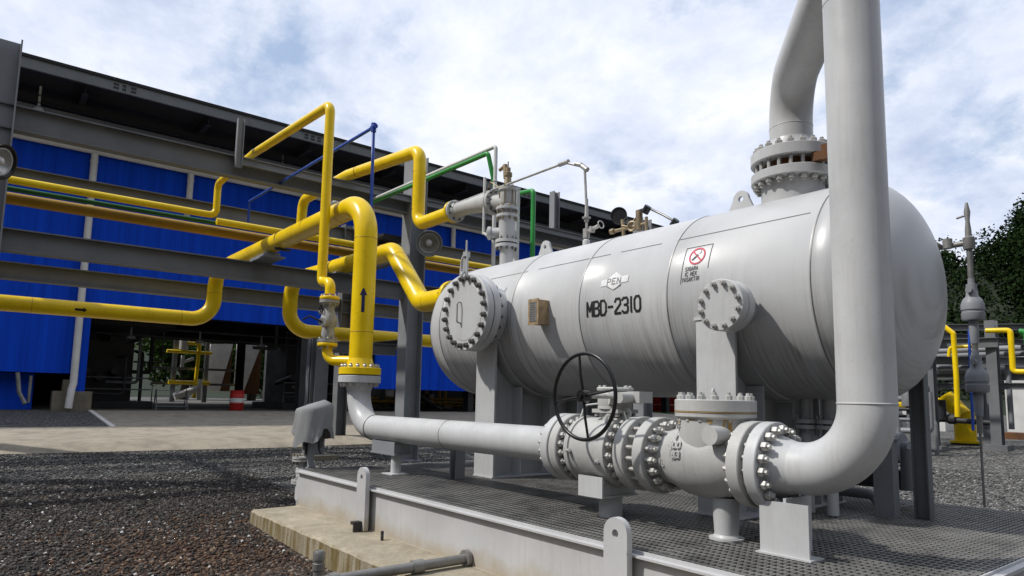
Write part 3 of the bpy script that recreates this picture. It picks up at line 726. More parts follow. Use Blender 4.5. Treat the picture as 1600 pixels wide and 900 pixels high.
# no smoking sign: outline, red ring and bar, cigarette, words
fn = tm(-3.93, R(6))
mb = MB(); strokes(mb, [[(0, 0), (0, .375)], [(0, .375), (.29, .375)], [(.29, .375), (.29, .12)]], fn, .006, .0012); obj('sign_outline', mb, 'line', tk, 0)
mb = MB(); circ = [(.145+.082*math.cos(2*PI*k/36), .265+.082*math.sin(2*PI*k/36)) for k in range(37)]
strokes(mb, [circ, [(.09, .32), (.20, .21)]], fn, .017, .0016); obj('no_smoking_ring', mb, 'stickred', tk, 0)
mb = MB(); strokes(mb, [[(.10, .23), (.15, .275)]], fn, .020, .0022); strokes(mb, [[(.165, .285), (.185, .305), (.175, .322)]], fn, .005, .002)
for r_, s_ in enumerate(('SIGARA', 'IC MEK', 'YASAKTIR')): text(mb, s_, .04 if r_ < 2 else .012, .120-.052*r_, .036, .50, .22, fn, .0056, .0012)
obj('sign_lettering', mb, 'line', tk, 0)
# maker's diamond
fn = tm(-4.79, R(14.5))
mb = MB()
def patch(mb, poly, fn, lift, k=6):
    # grid-free fan on a gently curved surface
    c = (sum(p[0] for p in poly)/len(poly), sum(p[1] for p in poly)/len(poly)); vs = [fn(*c, lift)]; n = len(poly); rows = []
    for j in range(1, k+1):
        for p in poly: vs.append(fn(c[0]+(p[0]-c[0])*j/k, c[1]+(p[1]-c[1])*j/k, lift))
    fs = [(0, 1+i, 1+(i+1) % n) for i in range(n)]
    for j in range(k-1):
        for i in range(n):
            a = 1+j*n; fs.append((a+i, a+(i+1) % n, a+n+(i+1) % n, a+n+i))
    mb.add(vs, fs)
dm = lambda q: [(a+(b_-a)*t/5, c+(d-c)*t/5) for (a, c), (b_, d) in zip(q, q[1:]+q[:1]) for t in range(5)]
patch(mb, dm([(-.155, 0), (0, .105), (.155, 0), (0, -.105)]), fn, .001)
patch(mb, dm([(-.19, -.045), (-.19, .03), (.19, .045), (.19, -.03)]), fn, .0018)
obj('maker_diamond', mb, 'sheetwhite', tk, 0)
mb = MB(); text(mb, 'PEN', -.098, -.032, .062, .72, .40, fn, .012, .004); strokes(mb, [[(-.10, -.05), (-.0, -.098), (.10, -.055)]], fn, .005, .0035)
obj('maker_letters', mb, 'galv', tk, 0)

# ================================================================== LINE ON THE SKID (axis y=4.4, z=1.28)
AY, AZ = 4.40, 1.28; PR = .166; FR = .30; FT = .095
def P3(x): return (x, AY, AZ)
# -- lower grey spool: elbow, straight run, flanges
sp_ = thing('grey_pipe_spool', 'grey pipe spool running low over the grating from the yellow riser to the valve', 'pipe', (-7, AY, ZG))
RX, RZ = -8.98, 1.90
mb = MB(); ER = .50
mb.tube(fil([(RX, AY, RZ-.02), (RX, AY, AZ), (-4.72, AY, AZ)], ER, 14), PR, 40); obj('pipe', mb, 'grey', sp_, 60)
mb = MB(); mb.torus((RX+ER+.02, AY, AZ), (1, 0, 0), PR+.001, .008, 40, 8); mb.torus((-6.6, AY, AZ), (1, 0, 0), PR, .004, 40, 8); obj('weld_bead', mb, 'bolt_dark', sp_)
mb = MB(); flange(mb, (-4.60, AY, AZ), (-1, 0, 0), FR, FT, .13, PR); obj('flange', mb, 'grey', sp_)
mb = MB(); flange(mb, (RX, AY, 1.99), (0, 0, -1), .30, .10, .12, PR); obj('flange', mb, 'grey', sp_)
for sx_, hw in ((-7.98, .33),):
    mb = MB(); mb.bb((sx_-.33, AY-.13, .965), (sx_+.33, AY+.13, .982)); mb.bb((sx_-.30, AY-.12, .983), (sx_+.30, AY-.10, 1.13)); mb.bb((sx_-.30, AY+.10, .983), (sx_+.30, AY+.12, 1.13)); mb.bb((sx_-.30, AY-.099, .983), (sx_-.285, AY+.099, 1.12)); mb.bb((sx_+.285, AY-.099, .983), (sx_+.30, AY+.099, 1.12))
    obj('pipe_shoe', mb, 'steel_lt', sp_, 0)
mb = MB(); mb.cyl((-7.80, AY-.02, ZG+.003), (-7.80, AY-.02, .964), .065); mb.bb((-7.93, AY-.15, ZG+.002), (-7.67, AY+.11, ZG+.014)); obj('stub_post', mb, 'grey', sp_)
mb = MB(); mb.beam((-6.95, 4.75, ZG+.01), (-6.95, 4.75, 1.09), .14, .13, upv=(1, 0, 0)); obj('support_post', mb, 'steel_lt', sp_, 0)
# -- yellow spool to the rack
ys_ = thing('yellow_pipe_spool', 'thick glossy yellow riser bending over to the rack behind its left end', 'pipe', (RX, AY, ZG))
ZP = 4.60
path = fil([(RX, AY, 2.10), (RX, AY, ZP-.02), (-16.8, AY, ZP), (-16.8, AY, 3.41), (-16.8, -14, 3.41)], [.55, .5, .5], 14)
mb = MB(); mb.tube(path, PR, 36); obj('pipe', mb, 'yellow', ys_, 60)
mb = MB(); mb.torus((-9.85, AY, ZP-.02), (1, 0, 0), PR-.002, .004, 40, 8); mb.torus((RX, AY, 4.0), (0, 0, 1), PR-.002, .005, 40, 8); obj('weld_bead', mb, 'yellow_old', ys_)
for (c, a) in (((RX, AY, 2.62), (0, 0, 1)), ((-11.2, AY, ZP), (1, 0, 0)), ((-16.8, 3.7, 3.41), (0, 1, 0)), ((-16.8, .9, 3.41), (0, 1, 0)), ((-16.8, AY, 4.05), (0, 0, 1))):
    mb = MB(); mb.torus(c, a, PR-.002, .005, 40, 8); obj('weld_bead', mb, 'yellow_old', ys_)
mb = MB(); mb.lathe((-12.45, AY, ZP), (1, 0, 0), [(0, PR+.003), (.03, PR+.003)], 36); mb.box((-12.43, AY, ZP-PR-.03), (.04, .3, .05)); obj('pipe_clamp', mb, 'dark', ys_)
mb = MB(); flange(mb, (RX, AY, 2.005), (0, 0, 1), .30, .10, .14, PR); obj('flange', mb, 'yellow', ys_)
mb = MB(); mb.lathe((RX, AY, 1.9905), (0, 0, 1), [(0, .27), (.0145, .27)], 40); obj('gasket', mb, 'rust', ys_)
bolts(ys_, (RX, AY, 1.998), (0, 0, 1), 16, .252, .214, .030, 'bolt')
def arrow(parent, fn, ln, wd, mat='black'):
    mb = MB(); k = 5
    strokes(mb, [[(-ln/2, 0), (ln*.2, 0)]], fn, wd, .001)
    for i in range(6):
        t0 = ln*.2+(ln*.3)*i/6; w0 = wd*1.9*(1-i/6)
        strokes(mb, [[(t0, -w0/2), (t0, w0/2)]], fn, ln*.05, .001)
    obj('flow_arrow', mb, mat, parent, 0)
aphi = math.atan2(-AY, -RX)  # toward the viewer side of the riser
def fn_r(s_, t, h):
    a = math.atan2(-.44, .90)-.0 + t/PR; a = a
    return V((RX+(PR+.003+h)*math.cos(a), AY+(PR+.003+h)*math.sin(a), 3.08+s_))
arrow(ys_, fn_r, .34, .045, 'arrowblue')
def fn_l(yc, bent=0, x=-16.8, z=3.41, ang=-.15):
    return lambda s_, t, h: V((x+(PR+.003+h)*math.cos(ang+t/PR), yc+s_, z+(PR+.003+h)*math.sin(ang+t/PR)))
arrow(ys_, fn_l(1.75), .20, .05)
# -- ball valve
bv = thing('ball_valve', 'grey flanged ball valve with black handwheel on a gearbox', 'valve', (-4.1, AY, ZG))
mb = MB()
mb.lathe((-4.58, AY, AZ), (1, 0, 0), [(0, .294), (.006, FR), (.089, FR), (.095, .294), (.096, .20), (.16, .20), (.17, .272), (.20, .287), (.23, .287), (.236, .272), (.34, .275), (.46, .272), (.54, .287), (.60, .287), (.605, .295), (.66, .295), (.665, .20), (.74, .19), (.765, .19), (.77, .294), (.776, FR), (.865, FR), (.871, .294)], 56)
body = obj('body', mb, 'grey_valve', bv, 40)
bolts(bv, (-4.592, AY, AZ), (1, 0, 0), 20, .25, .215, .030, 'bolt')
bolts(body, (-4.34, AY, AZ), (1, 0, 0), 18, .235, .11, .026, 'bolt_dark', .2)
bolts(body, (-3.955, AY, AZ), (1, 0, 0), 18, .25, .075, .030, 'bolt', .3)
mb = MB(); mb.cyl((-4.05, AY, AZ+.25), (-4.05, AY, 1.62), .11); mb.bb((-4.20, AY-.13, 1.60), (-3.90, AY+.13, 1.632)); mb.cyl((-4.05, AY, 1.633), (-4.05, AY, 1.66), .15)
for i in range(4): mb.hexnut((-4.05+(.12 if i % 2 else -.12), AY+(.1 if i//2 else -.1), 1.57), (0, 0, 1), .02, .03)
obj('bonnet', mb, 'grey_valve', bv)
mb = MB(); mb.lathe((-4.05, AY, 1.661), (0, 0, 1), [(0, .145), (.02, .15), (.10, .15), (.13, .13)], 32); mb.bb((-4.0, AY-.02, 1.69), (-3.76, AY+.15, 1.785)); mb.lathe((-4.05, AY, 1.79), (0, 0, 1), [(0, .155), (.018, .16), (.03, .15)], 8)
mb.cyl((-4.0, AY-.14, 1.73), (-3.92, AY+.0, 1.73), .06); mb.cyl((-3.86, AY+.12, 1.73), (-3.86, AY-.16, 1.73), .045)
for i in range(8): a = 2*PI*i/8; mb.hexnut((-4.05+.13*math.cos(a), AY+.13*math.sin(a), 1.815), (0, 0, 1), .014, .02)
obj('gearbox', mb, 'grey_valve', bv, 30)
WXc, WYc, WZc = -3.92, 3.90, 1.735
mb = MB(); mb.cyl((WXc+.0, AY-.12, 1.735), (WXc, WYc-.02, WZc), .016); obj('shaft', mb, 'bolt', bv)
hw = MB(); hw.torus((WXc, WYc-.01, WZc), (0, 1, 0), .345, .016, 64, 12); hwo = obj('handwheel', hw, 'black', bv)
mb = MB(); mb.cyl((WXc, WYc-.045, WZc), (WXc, WYc+.03, WZc), .05); mb.cyl((WXc, WYc-.06, WZc), (WXc, WYc-.04, WZc), .022); obj('hub', mb, 'black', hwo)
for k in range(4):
    a = R(9+90*k); mb = MB(); mb.tube([(WXc, WYc-.01, WZc), (WXc+.17*math.cos(a), WYc-.02, WZc+.17*math.sin(a)), (WXc+.34*math.cos(a), WYc-.01, WZc+.34*math.sin(a))], [.014, .011, .010], 8); obj('spoke', mb, 'black', hwo)
mb = MB(); ring_plate(mb, (-3.98, AY-.16, 1.47), (1, 0, 0), (0, 0, 1), .07, 0, .14, .014, .09, .012); ring_plate(mb, (-3.86, AY-.06, 1.50), (1, 0, 0), (0, 0, 1), .09, 0, .16, .016, .10, .012); obj('lifting_eye', mb, 'grey_valve', bv)
mb = MB(); mb.bb((-4.25, AY-.24, .90), (-3.97, AY-.22, 1.07)); mb.bb((-4.25, AY-.219, .90), (-3.97, AY+.2, .915)); mb.bb((-4.2, AY-.2, .916), (-4.18, AY+.2, 1.03)); mb.bb((-4.02, AY-.2, .916), (-4.0, AY+.2, 1.03)); mb.cyl((-4.1, AY, ZG+.003), (-4.1, AY, .899), .10)
obj('foot', mb, 'grey', bv, 30)
for (bx, bz, by) in ((-4.32, 1.27, -.285), (-3.98, 1.20, -.285), (-4.12, 1.02, -.12)):
    mb = MB(); mb.hexnut((bx, AY+by+.01, bz), (0, -1, -.25), .022, .035); mb.cyl((bx, AY+by+.02, bz), (bx, AY+by-.045, bz-.006), .009); obj('grease_fitting', mb, 'bolt', bv)
mb = MB(); mb.tube(fil([(-4.42, AY-.05, 1.55), (-4.40, AY-.02, 1.66), (-4.25, AY+.05, 1.68)], .05), .008, 8); obj('grease_tube', mb, 'white', bv)
# -- spacer ring studs between valve and check valve, check valve
cvv = thing('check_valve', 'grey cast check valve with rust streaks below its bolted round lid', 'valve', (-3.05, AY, ZG))
mb = MB()
mb.lathe((-3.60, AY, AZ), (1, 0, 0), [(-.005, .294), (0, FR), (.085, FR), (.091, .294), (.092, .235), (.12, .212), (.20, .21), (.28, .235), (.38, .272), (.52, .285), (.66, .272), (.76, .235), (.83, .205), (.835, .294), (.841, FR), (.925, FR), (.931, .294)], 56)
mb.lathe((-3.04, AY, AZ+.0), (0, 0, 1), [(0, .25), (.16, .268), (.30, .270), (.315, .29), (.32, .295), (.345, .295), (.35, .29)], 48)
mb.cyl((-2.87, AY-.32, 1.475), (-2.87, AY+.32, 1.475), .066, seg=28)
obj('body', mb, 'grey_valve', cvv, 40)
mb = MB(); mb.lathe((-3.04, AY, 1.635), (0, 0, 1), [(0, .29), (.006, .296), (.084, .296), (.09, .29)], 48); lid = obj('lid', mb, 'grey_valve', cvv)
bolts(lid, (-3.04, AY, 1.66), (0, 0, 1), 16, .255, .13, .026, 'grey_valve')
mb = MB(); mb.torus((-3.04, AY-.02, 1.775), (1, .4, 0), .03, .009, 20, 8); mb.cyl((-3.04, AY-.02, 1.725), (-3.04, AY-.02, 1.75), .02); obj('eye_bolt', mb, 'grey_valve', lid)
mb = MB()
mb.lathe((-3.04, AY, 1.630), (0, 0, 1), [(0, .2985), (.006, .2985)], 48)
fnb = lambda s_, t, h: V((-3.04+(.273+h)*math.sin(s_/.273), AY-(.273+h)*math.cos(s_/.273), AZ+t))
def wobble(x0, z0, z1, w0):
    n = 12; vs = []
    for i in range(n+1):
        z = z0+(z1-z0)*i/n; ww = w0*(1-.55*i/n)*(1+.25*math.sin(i*1.7+x0*30))
        for q in (-ww, ww): vs.append(fnb(x0+q+.004*math.sin(i), z-AZ, .0025))
    mb.add(vs, [(2*i, 2*i+1, 2*i+3, 2*i+2) for i in range(n)])
wobble(.262, 1.60, 1.24, .020); wobble(.13, 1.60, 1.555, .03); wobble(-.17, 1.60, 1.55, .03); wobble(.225, 1.60, 1.42, .010); wobble(-.02, 1.60, 1.575, .05)
obj('rust_streak', mb, 'streaky', cvv, 0)
def fnc(s_, t, h):
    x = -3.285+s_; z = 1.30+t
    return V((x, AY-max(math.sqrt(max(0, .287**2-(z-AZ)**2)), math.sqrt(max(0, .271**2-(x+3.04)**2)))-h, z))
mb = MB(); text(mb, 'KF', .03, .20, .045, .6, .3, fnc, .009, .006); text(mb, '8', .05, .135, .03, .6, .3, fnc, .007, .006); text(mb, '900' if '9' in F else '800', .02, .07, .045, .6, .25, fnc, .009, .006); text(mb, '133', .035, .0, .045, .6, .25, fnc, .009, .006)
fnd = lambda s_, t, h: V((-3.43+s_, AY-.212-h-.06*s_, 1.22+t)); text(mb, '10', .03, .0, .05, .5, .3, fnd, .010, .006)
obj('cast_lettering', mb, 'grey_valve', cvv, 0)
bolts(cvv, (-3.615, AY, AZ), (1, 0, 0), 18, .25, .30, .031, 'bolt', .3)
mb = MB(); mb.lathe((-2.96, AY, .82), (0, 0, 1), [(-.08, .10), (-.06, .085), (.2, .10)], 28); mb.lathe((-2.96, AY, ZG+.003), (0, 0, 1), [(0, .125), (.015, .125)], 28); obj('foot', mb, 'grey', cvv, 30)
bolts(cvv, (-2.640, AY, AZ), (1, 0, 0), 18, .25, .215, .032, 'bolt', .3)
# -- big elbow, riser and loop over to the tank nozzle
rz = thing('grey_riser_pipe', 'fat grey pipe elbow and tall riser looping over to the tank top', 'pipe', (-1.935, AY, ZG))
LX, HZ = -1.935, 4.83
mb = MB()
p1 = fil([(-2.60, AY, AZ), (LX, AY, AZ), (LX, AY, HZ), (cxt, TY, HZ), (cxt, TY, 4.2)], [.42, .42, .42], 18)
rad = []
for p in p1:
    t = min(1, max(0, (p-V((LX, AY, HZ))).dot(V((cxt-LX, TY-AY, 0)).normalized())/.7)) if p.z > 4.3 else (1 if p.y > 5 else 0)
    rad.append(PR+.006+.028*t)
mb.tube(p1, rad, 56); obj('pipe', mb, 'grey', rz, 60)
mb = MB()
for (c, a, r_) in (((LX, AY, 1.715), (0, 0, 1), PR+.007), ((LX, AY, 4.38), (0, 0, 1), PR+.005), ((cxt, TY, 4.40), (0, 0, 1), PR+.033), ((-2.46, AY, AZ), (1, 0, 0), PR+.006)): mb.torus(c, a, r_-.002, .006, 56, 8)
obj('weld_bead', mb, 'grey_skid', rz)
mb = MB(); flange(mb, (-2.630, AY, AZ), (1, 0, 0), FR, .09, .15, PR+.004, 56); obj('flange', mb, 'grey', rz)
mb = MB(); mb.lathe((cxt, TY, 4.03), (0, 0, 1), [(0, .375), (.006, .382), (.104, .382), (.11, .375), (.12, .27), (.18, .215), (.24, .20)], 48); fo = obj('flange', mb, 'grey', rz)
bolts(fo, (cxt, TY, 3.99), (0, 0, 1), 20, .332, .302, .034, 'bolt')
mb = MB(); mb.lathe((cxt, TY, 3.935), (0, 0, 1), [(0, .26), (.09, .26)], 40); obj('spacer', mb, 'rust', fo)
mb = MB(); mb.bb((cxt+.30, TY-.20, 3.94), (cxt+.45, TY-.12, 4.02)); mb.bb((cxt+.41, TY-.24, 3.92), (cxt+.54, TY-.10, 4.06)); obj('spade_handle', mb, 'rust', fo, 0)
mb = MB(); mb.bb((-2.58, 4.215, ZG+.003), (-2.24, 4.235, 1.065)); mb.bb((-2.42, 4.236, ZG+.003), (-2.40, 4.56, 1.09)); mb.bb((-2.60, 4.19, ZG+.0025), (-2.22, 4.36, ZG+.014)); obj('support_plate', mb, 'grey', rz, 0)

# ================================================================== small yellow line with valve
sy = thing('yellow_bypass_pipe', 'thin yellow bypass pipe rising beside the thick yellow riser', 'pipe', (-9.47, 4.1, 2.1))
SX, SY = -9.47, 4.08; SR = .075
mb = MB(); mb.tube(fil([(RX-PR*.5, AY-.08, 2.20), (SX, SY+.02, 2.21), (SX, SY+.02, 2.46)], .17, 10), SR, 24); flange(mb, (SX, SY+.02, 2.47), (0, 0, -1), .145, .05); obj('lower_pipe', mb, 'yellow', sy, 60)
mb = MB(); mb.tube(fil([(SX, SY+.02, 3.20), (SX, SY+.02, 3.38), (-9.80, 4.1, 3.42), (-9.82, 4.1, 6.26), (-13.5, 4.1, 6.50), (-16.0, 4.1, 6.47), (-16.0, 4.1, 5.72), (-16.0, -16, 5.72)], [.12, .10, .14, .0, .16, .16], 8), SR, 24); flange(mb, (SX, SY+.02, 3.11), (0, 0, 1), .145, .05); obj('upper_pipe', mb, 'yellow', sy, 60)
sval = thing('small_gate_valve', 'small spattered valve between two flanges of the thin yellow pipe', 'valve', (SX, SY+.02, 2.47))
vx, vy = SX, SY+.02
mb = MB(); mb.lathe((vx, vy, 2.475), (0, 0, 1), [(0, .145), (.045, .145), (.05, .08), (.13, .10), (.22, .085), (.27, .12), (.34, .125), (.42, .10), (.48, .075), (.55, .08), (.585, .145), (.63, .145)], 24)
mb.cyl((vx, vy, 2.76), (vx+.14, vy-.16, 2.76), .06); mb.cyl((vx, vy, 2.9), (vx-.11, vy-.1, 2.93), .035); obj('body', mb, M['cover'] if False else 'spatter', sval, 40)
mb = MB(); mb.tube([(vx+.14, vy-.16, 2.76), (vx+.02, vy-.30, 2.84), (vx-.12, vy-.34, 2.80)], .014, 8); mb.torus((vx-.02, vy-.12, 2.97), (1, 1, .3), .05, .01, 20, 6); obj('lever', mb, 'black', sval)
bolts(sval, (vx, vy, 2.4725), (0, 0, 1), 8, .115, .105, .016, 'bolt'); bolts(sval, (vx, vy, 3.108), (0, 0, 1), 8, .115, .105, .016, 'bolt')

# ================================================================== second thick yellow line to the tank inlet
y2 = thing('yellow_inlet_pipe', 'thick yellow pipe with diagonal drop entering the far side of the tank', 'pipe', (-10, TY, 3.3))
mb = MB(); YB = 6.15
mb.tube(fil([(-9.3, YB, 3.36), (-10.25, YB, 3.36), (-11.35, YB, 4.47), (-16.6, YB, 4.56), (-16.6, YB, 3.30), (-16.75, 40, 3.42)], [.35, .38, .5, .5], 12), [PR+.02]*60 if False else PR+.012, 36); obj('pipe', mb, 'yellow', y2, 60)
mb = MB(); mb.cyl((-9.3, YB, 3.36), (-8.75, YB, 3.15), PR, .20); flange(mb, (-9.32, YB, 3.36), (1, 0, 0), .27, .09); obj('inlet_neck', mb, 'yellow', y2, 60)
bolts(y2, (-9.27, YB, 3.36), (1, 0, 0), 14, .23, .12, .026, 'bolt_dark')
mb = MB(); mb.lathe((-14.0, YB, 4.52), (1, 0, 0), [(0, PR+.018), (.03, PR+.018)], 36); obj('pipe_clamp', mb, 'dark', y2)
for (c, a) in (((-10.46, YB, 3.57), (-1.1, 0, 1.1)), ((-11.15, YB, 4.27), (-1.1, 0, 1.1)), ((-11.75, YB, 4.485), (1, 0, 0)), ((-10.0, YB, 3.36), (1, 0, 0))):
    mb = MB(); mb.torus(c, a, PR+.008, .006, 36, 6); obj('weld_bead', mb, 'yellow_old', y2)
arrow(y2, fn_l(7.1, 0, -16.6, 3.30), .4, .06)

# ================================================================== relief valve assembly on the tank (left crown)
ya = thing('yellow_relief_line', 'yellow outlet pipe stepping down to the relief valve beside the lamp post', 'pipe', (-10.4, TY, 4.8))
mb = MB(); mb.tube(fil([(-9.30, TY, 4.80), (-10.43, TY, 4.80), (-10.45, TY, 6.20), (-13.5, TY, 6.50), (-16.05, TY, 6.50), (-16.1, TY, 5.62)], [.22, .24, .4, .25], 10), .118, 28); flange(mb, (-9.32, TY, 4.80), (1, 0, 0), .185, .055); obj('pipe', mb, 'yellow', ya, 60)
mb = MB(); mb.lathe((-13.0, TY, 6.452), (1, 0, -.09), [(0, .122), (.03, .122)], 28); obj('pipe_clamp', mb, 'yellow_old', ya)
for z in (5.78, 5.08):
    mb = MB(); mb.torus((-10.45, TY, z), (0, 0, 1), .117, .005, 28, 6); obj('weld_bead', mb, 'yellow_old', ya)
rv = thing('relief_valve', 'tall grey bolted relief valve stack on the left end of the tank', 'valve', (-7.84, TY, 3.66))
mb = MB(); vx = -7.82
mb.lathe((vx, TY, 3.60), (0, 0, 1), [(0, .10), (.31, .10), (.34, .11), (.345, .17), (.39, .17), (.392, .11), (.412, .11), (.414, .17), (.46, .17), (.465, .115), (.50, .12), (.76, .125), (.80, .135), (.805, .165), (.845, .165), (.85, .11), (.915, .11), (.92, .17), (.96, .17)], 32)
mb.cyl((vx-.02, TY-.02, 4.18), (vx-.2, TY-.14, 4.18), .08); mb.lathe((vx-.2, TY-.14, 4.18), (-.7, -.7, 0), [(0, .10), (.05, .10), (.07, .05)], 24)
lowb = obj('lower_body', mb, 'grey', rv, 40)
mb = MB(); mb.lathe((vx, TY, 4.561), (0, 0, 1), [(0, .14), (.02, .14), (.04, .11), (.08, .12), (.24, .115), (.26, .14), (.30, .14), (.31, .07), (.37, .05)], 28)
mb.tube([(vx, TY, 4.64), (vx-.35, TY, 4.72)], .12, 24); flange(mb, (vx-.30, TY, 4.715), (-1, 0, 0), .19, .05); flange(mb, (vx-.36, TY, 4.72), (-1, 0, 0), .19, .05)
mb.tube([(vx-.41, TY, 4.73), (vx-.60, TY, 4.76), (vx-.98, TY, 4.79), (vx-1.30, TY, 4.80)], [.165, .15, .12, .118], 28); flange(mb, (vx-1.43, TY, 4.80), (1, 0, 0), .185, .055, .06, .118)
upb = obj('upper_body', mb, 'grey_valve', rv, 40)
bolts(lowb, (vx, TY, 4.002), (0, 0, 1), 10, .143, .115, .020, 'bolt_dark'); bolts(lowb, (vx, TY, 4.4825), (0, 0, 1), 8, .143, .155, .020, 'brass'); bolts(upb, (vx-.355, TY, 4.72), (1, 0, 0), 10, .158, .11, .018, 'bolt_dark'); bolts(upb, (vx-1.436, TY, 4.80), (1, 0, 0), 8, .15, .13, .018, 'bolt_dark')
bolts(upb, (vx, TY, 4.72), (0, 0, 1), 6, .125, .28, .016, 'brass')
mb = MB(); mb.lathe((vx, TY, 4.93), (0, 0, 1), [(0, .06), (.10, .05), (.12, .065), (.17, .065), (.19, .04), (.25, .04)], 16); mb.cyl((vx, TY, 5.1), (vx, TY, 5.28), .010); mb.cyl((vx-.03, TY-.02, 5.02), (vx-.05, TY-.02, 5.24), .035); mb.cyl((vx-.06, TY-.02, 5.22), (vx-.18, TY-.02, 5.19), .028); mb.tube([(vx-.05, TY-.12, 4.86), (vx-.22, TY-.16, 4.98), (vx-.36, TY-.12, 4.9)], .008, 8); obj('test_lever', mb, 'brass', rv, 30)
# instrument tube from the relief line over to the small nozzle
it = thing('instrument_tube', 'thin grey instrument tube arching down onto the middle tank crown', 'pipe', (-6.13, TY, 3.66))
mb = MB(); mb.tube(fil([(-9.22, TY-.05, 4.90), (-6.50, TY-.05, 4.90), (-6.15, TY-.03, 4.75), (-6.14, TY, 4.2), (-6.13, TY, 3.62)], [.06, .05, .0], 5), .017, 12)
mb.cyl((-6.62, TY-.05, 4.90), (-6.44, TY-.05, 4.90), .032, seg=8); mb.cyl((-6.2, TY-.03, 4.78), (-6.10, TY-.03, 4.70), .034); mb.cyl((-6.30, TY-.05, 4.83), (-6.2, TY-.04, 4.79), .03)
mb.cyl((-9.25, TY-.05, 4.82), (-9.16, TY-.05, 4.95), .03); mb.lathe((-6.14, TY, 4.02), (0, 0, 1), [(0, .03), (.04, .035), (.045, .06), (.055, .06), (.06, .03), (.1, .025), (.3, .022)], 12)
obj('tube', mb, 'bolt', it, 60)
mb = MB(); mb.cyl((-6.14, TY, 3.80), (-6.14, TY, 3.92), .045, seg=8); mb.cyl((-6.12, TY, 3.88), (-5.92, TY, 3.92), .025); mb.torus((-5.88, TY, 3.93), (1, 0, .2), .05, .008, 20, 6); mb.cyl((-6.04, TY, 3.86), (-6.04, TY, 3.93), .04); obj('needle_valve', mb, 'bolt', it, 30)
mb = MB(); mb.lathe((-6.14, TY, 3.63), (0, 0, 1), [(0, .05), (.13, .05), (.15, .035)], 12); obj('nozzle', mb, 'white', it, 30)
# gauge cluster
gg = thing('pressure_gauge', 'black round dial gauge on brass fittings above the tank crown', 'gauge', (-5.5, TY, 3.66))
mb = MB(); mb.cyl((-5.56, TY-.02, 3.985), (-5.61, TY+.05, 3.98), .098, seg=32); mb.torus((-5.56, TY-.02, 3.985), (.6, -.8, 0), .094, .009, 32, 8); obj('dial', mb, 'black', gg)
mb = MB(); mb.tube([(-5.50, TY, 3.60), (-5.50, TY, 3.76), (-5.52, TY, 3.92)], .022, 12); mb.cyl((-5.66, TY, 3.80), (-5.14, TY, 3.80), .022); mb.cyl((-5.70, TY-.01, 3.80), (-5.64, TY-.01, 3.80), .035); mb.torus((-5.34, TY-.03, 3.80), (.2, -1, 0), .055, .014, 20, 8); mb.cyl((-5.25, TY, 3.74), (-5.25, TY, 3.98), .042); mb.cyl((-5.14, TY, 3.60), (-5.14, TY, 3.88), .02); mb.tube([(-5.50, TY-.02, 3.84), (-5.38, TY-.03, 3.80), (-5.30, TY, 3.9)], .012, 8); obj('manifold', mb, 'brass', gg, 30)
mb = MB(); mb.tube([(-5.27, TY, 3.98), (-5.12, TY, 3.99), (-4.9, TY, 3.86), (-4.72, TY, 3.74), (-4.66, TY, 3.66)], .014, 8); mb.cyl((-5.16, TY-.01, 3.93), (-5.10, TY-.01, 4.0), .045); mb.cyl((-4.76, TY, 3.70), (-4.70, TY, 3.76), .04); obj('cable', mb, 'black', gg)

# ================================================================== thin service pipes above the rack
bl = thing('blue_service_pipe', 'thin blue pipe rising and slanting back over the rack', 'pipe', (-9.46, 4.7, 4.2))
mb = MB(); mb.tube([(-9.42, 4.42, 4.62), (-9.46, 4.7, 4.62), (-9.50, 4.7, 5.96), (-15.6, 4.7, 6.09), (-15.6, 4.7, 5.6)], .028, 12); mb.cyl((-9.5, 4.7, 5.88), (-9.5, 4.7, 6.02), .042); mb.cyl((-9.56, 4.7, 5.96), (-9.43, 4.7, 5.96), .04); obj('pipe', mb, 'bluepipe', bl, 60)
mb = MB(); mb.tube(fil([(-17.6, 6.75, 6.15), (-8.98, 6.75, 6.02), (-8.98, 6.75, 3.0)], .05, 4), .034, 12); mb.torus((-8.98, 6.75, 5.4), (0, 0, 1), .035, .012, 12, 6)
tag(obj('white_service_pipe', mb, 'white'), 'thin white pipe running from the rack and dropping behind the relief valve', 'pipe')
mb = MB(); mb.tube(fil([(-17.4, 6.62, 6.0), (-9.08, 6.66, 5.90), (-9.05, 6.84, 5.2), (-8.75, 6.84, 5.1), (-8.02, 6.8, 5.02), (-8.02, 6.8, 3.0)], [.05, .05, .05, .06], 4), .040, 12)
tag(obj('green_service_pipe', mb, 'green'), 'thin green pipe beside the white one, dropping right of the relief valve', 'pipe')
mb = MB(); mb.cyl((-8.25, 6.65, 5.05), (-8.25, 6.65, 3.0), .048); mb.cyl((-8.25, 6.65, 5.05), (-8.25, 6.65, 5.08), .055)
tag(obj('white_standpipe', mb, 'white'), 'upright white pipe between the relief valve and the green pipe', 'pipe')
mb = MB(); mb.cyl((-8.22, 5.98, 5.10), (-8.22, 5.98, 4.20), .022); mb.cyl((-8.22, 5.98, 4.22), (-7.95, 6.05, 4.05), .022); tag(obj('drain_tube', mb, 'white'), 'short thin upright tube just left of the relief valve', 'pipe')

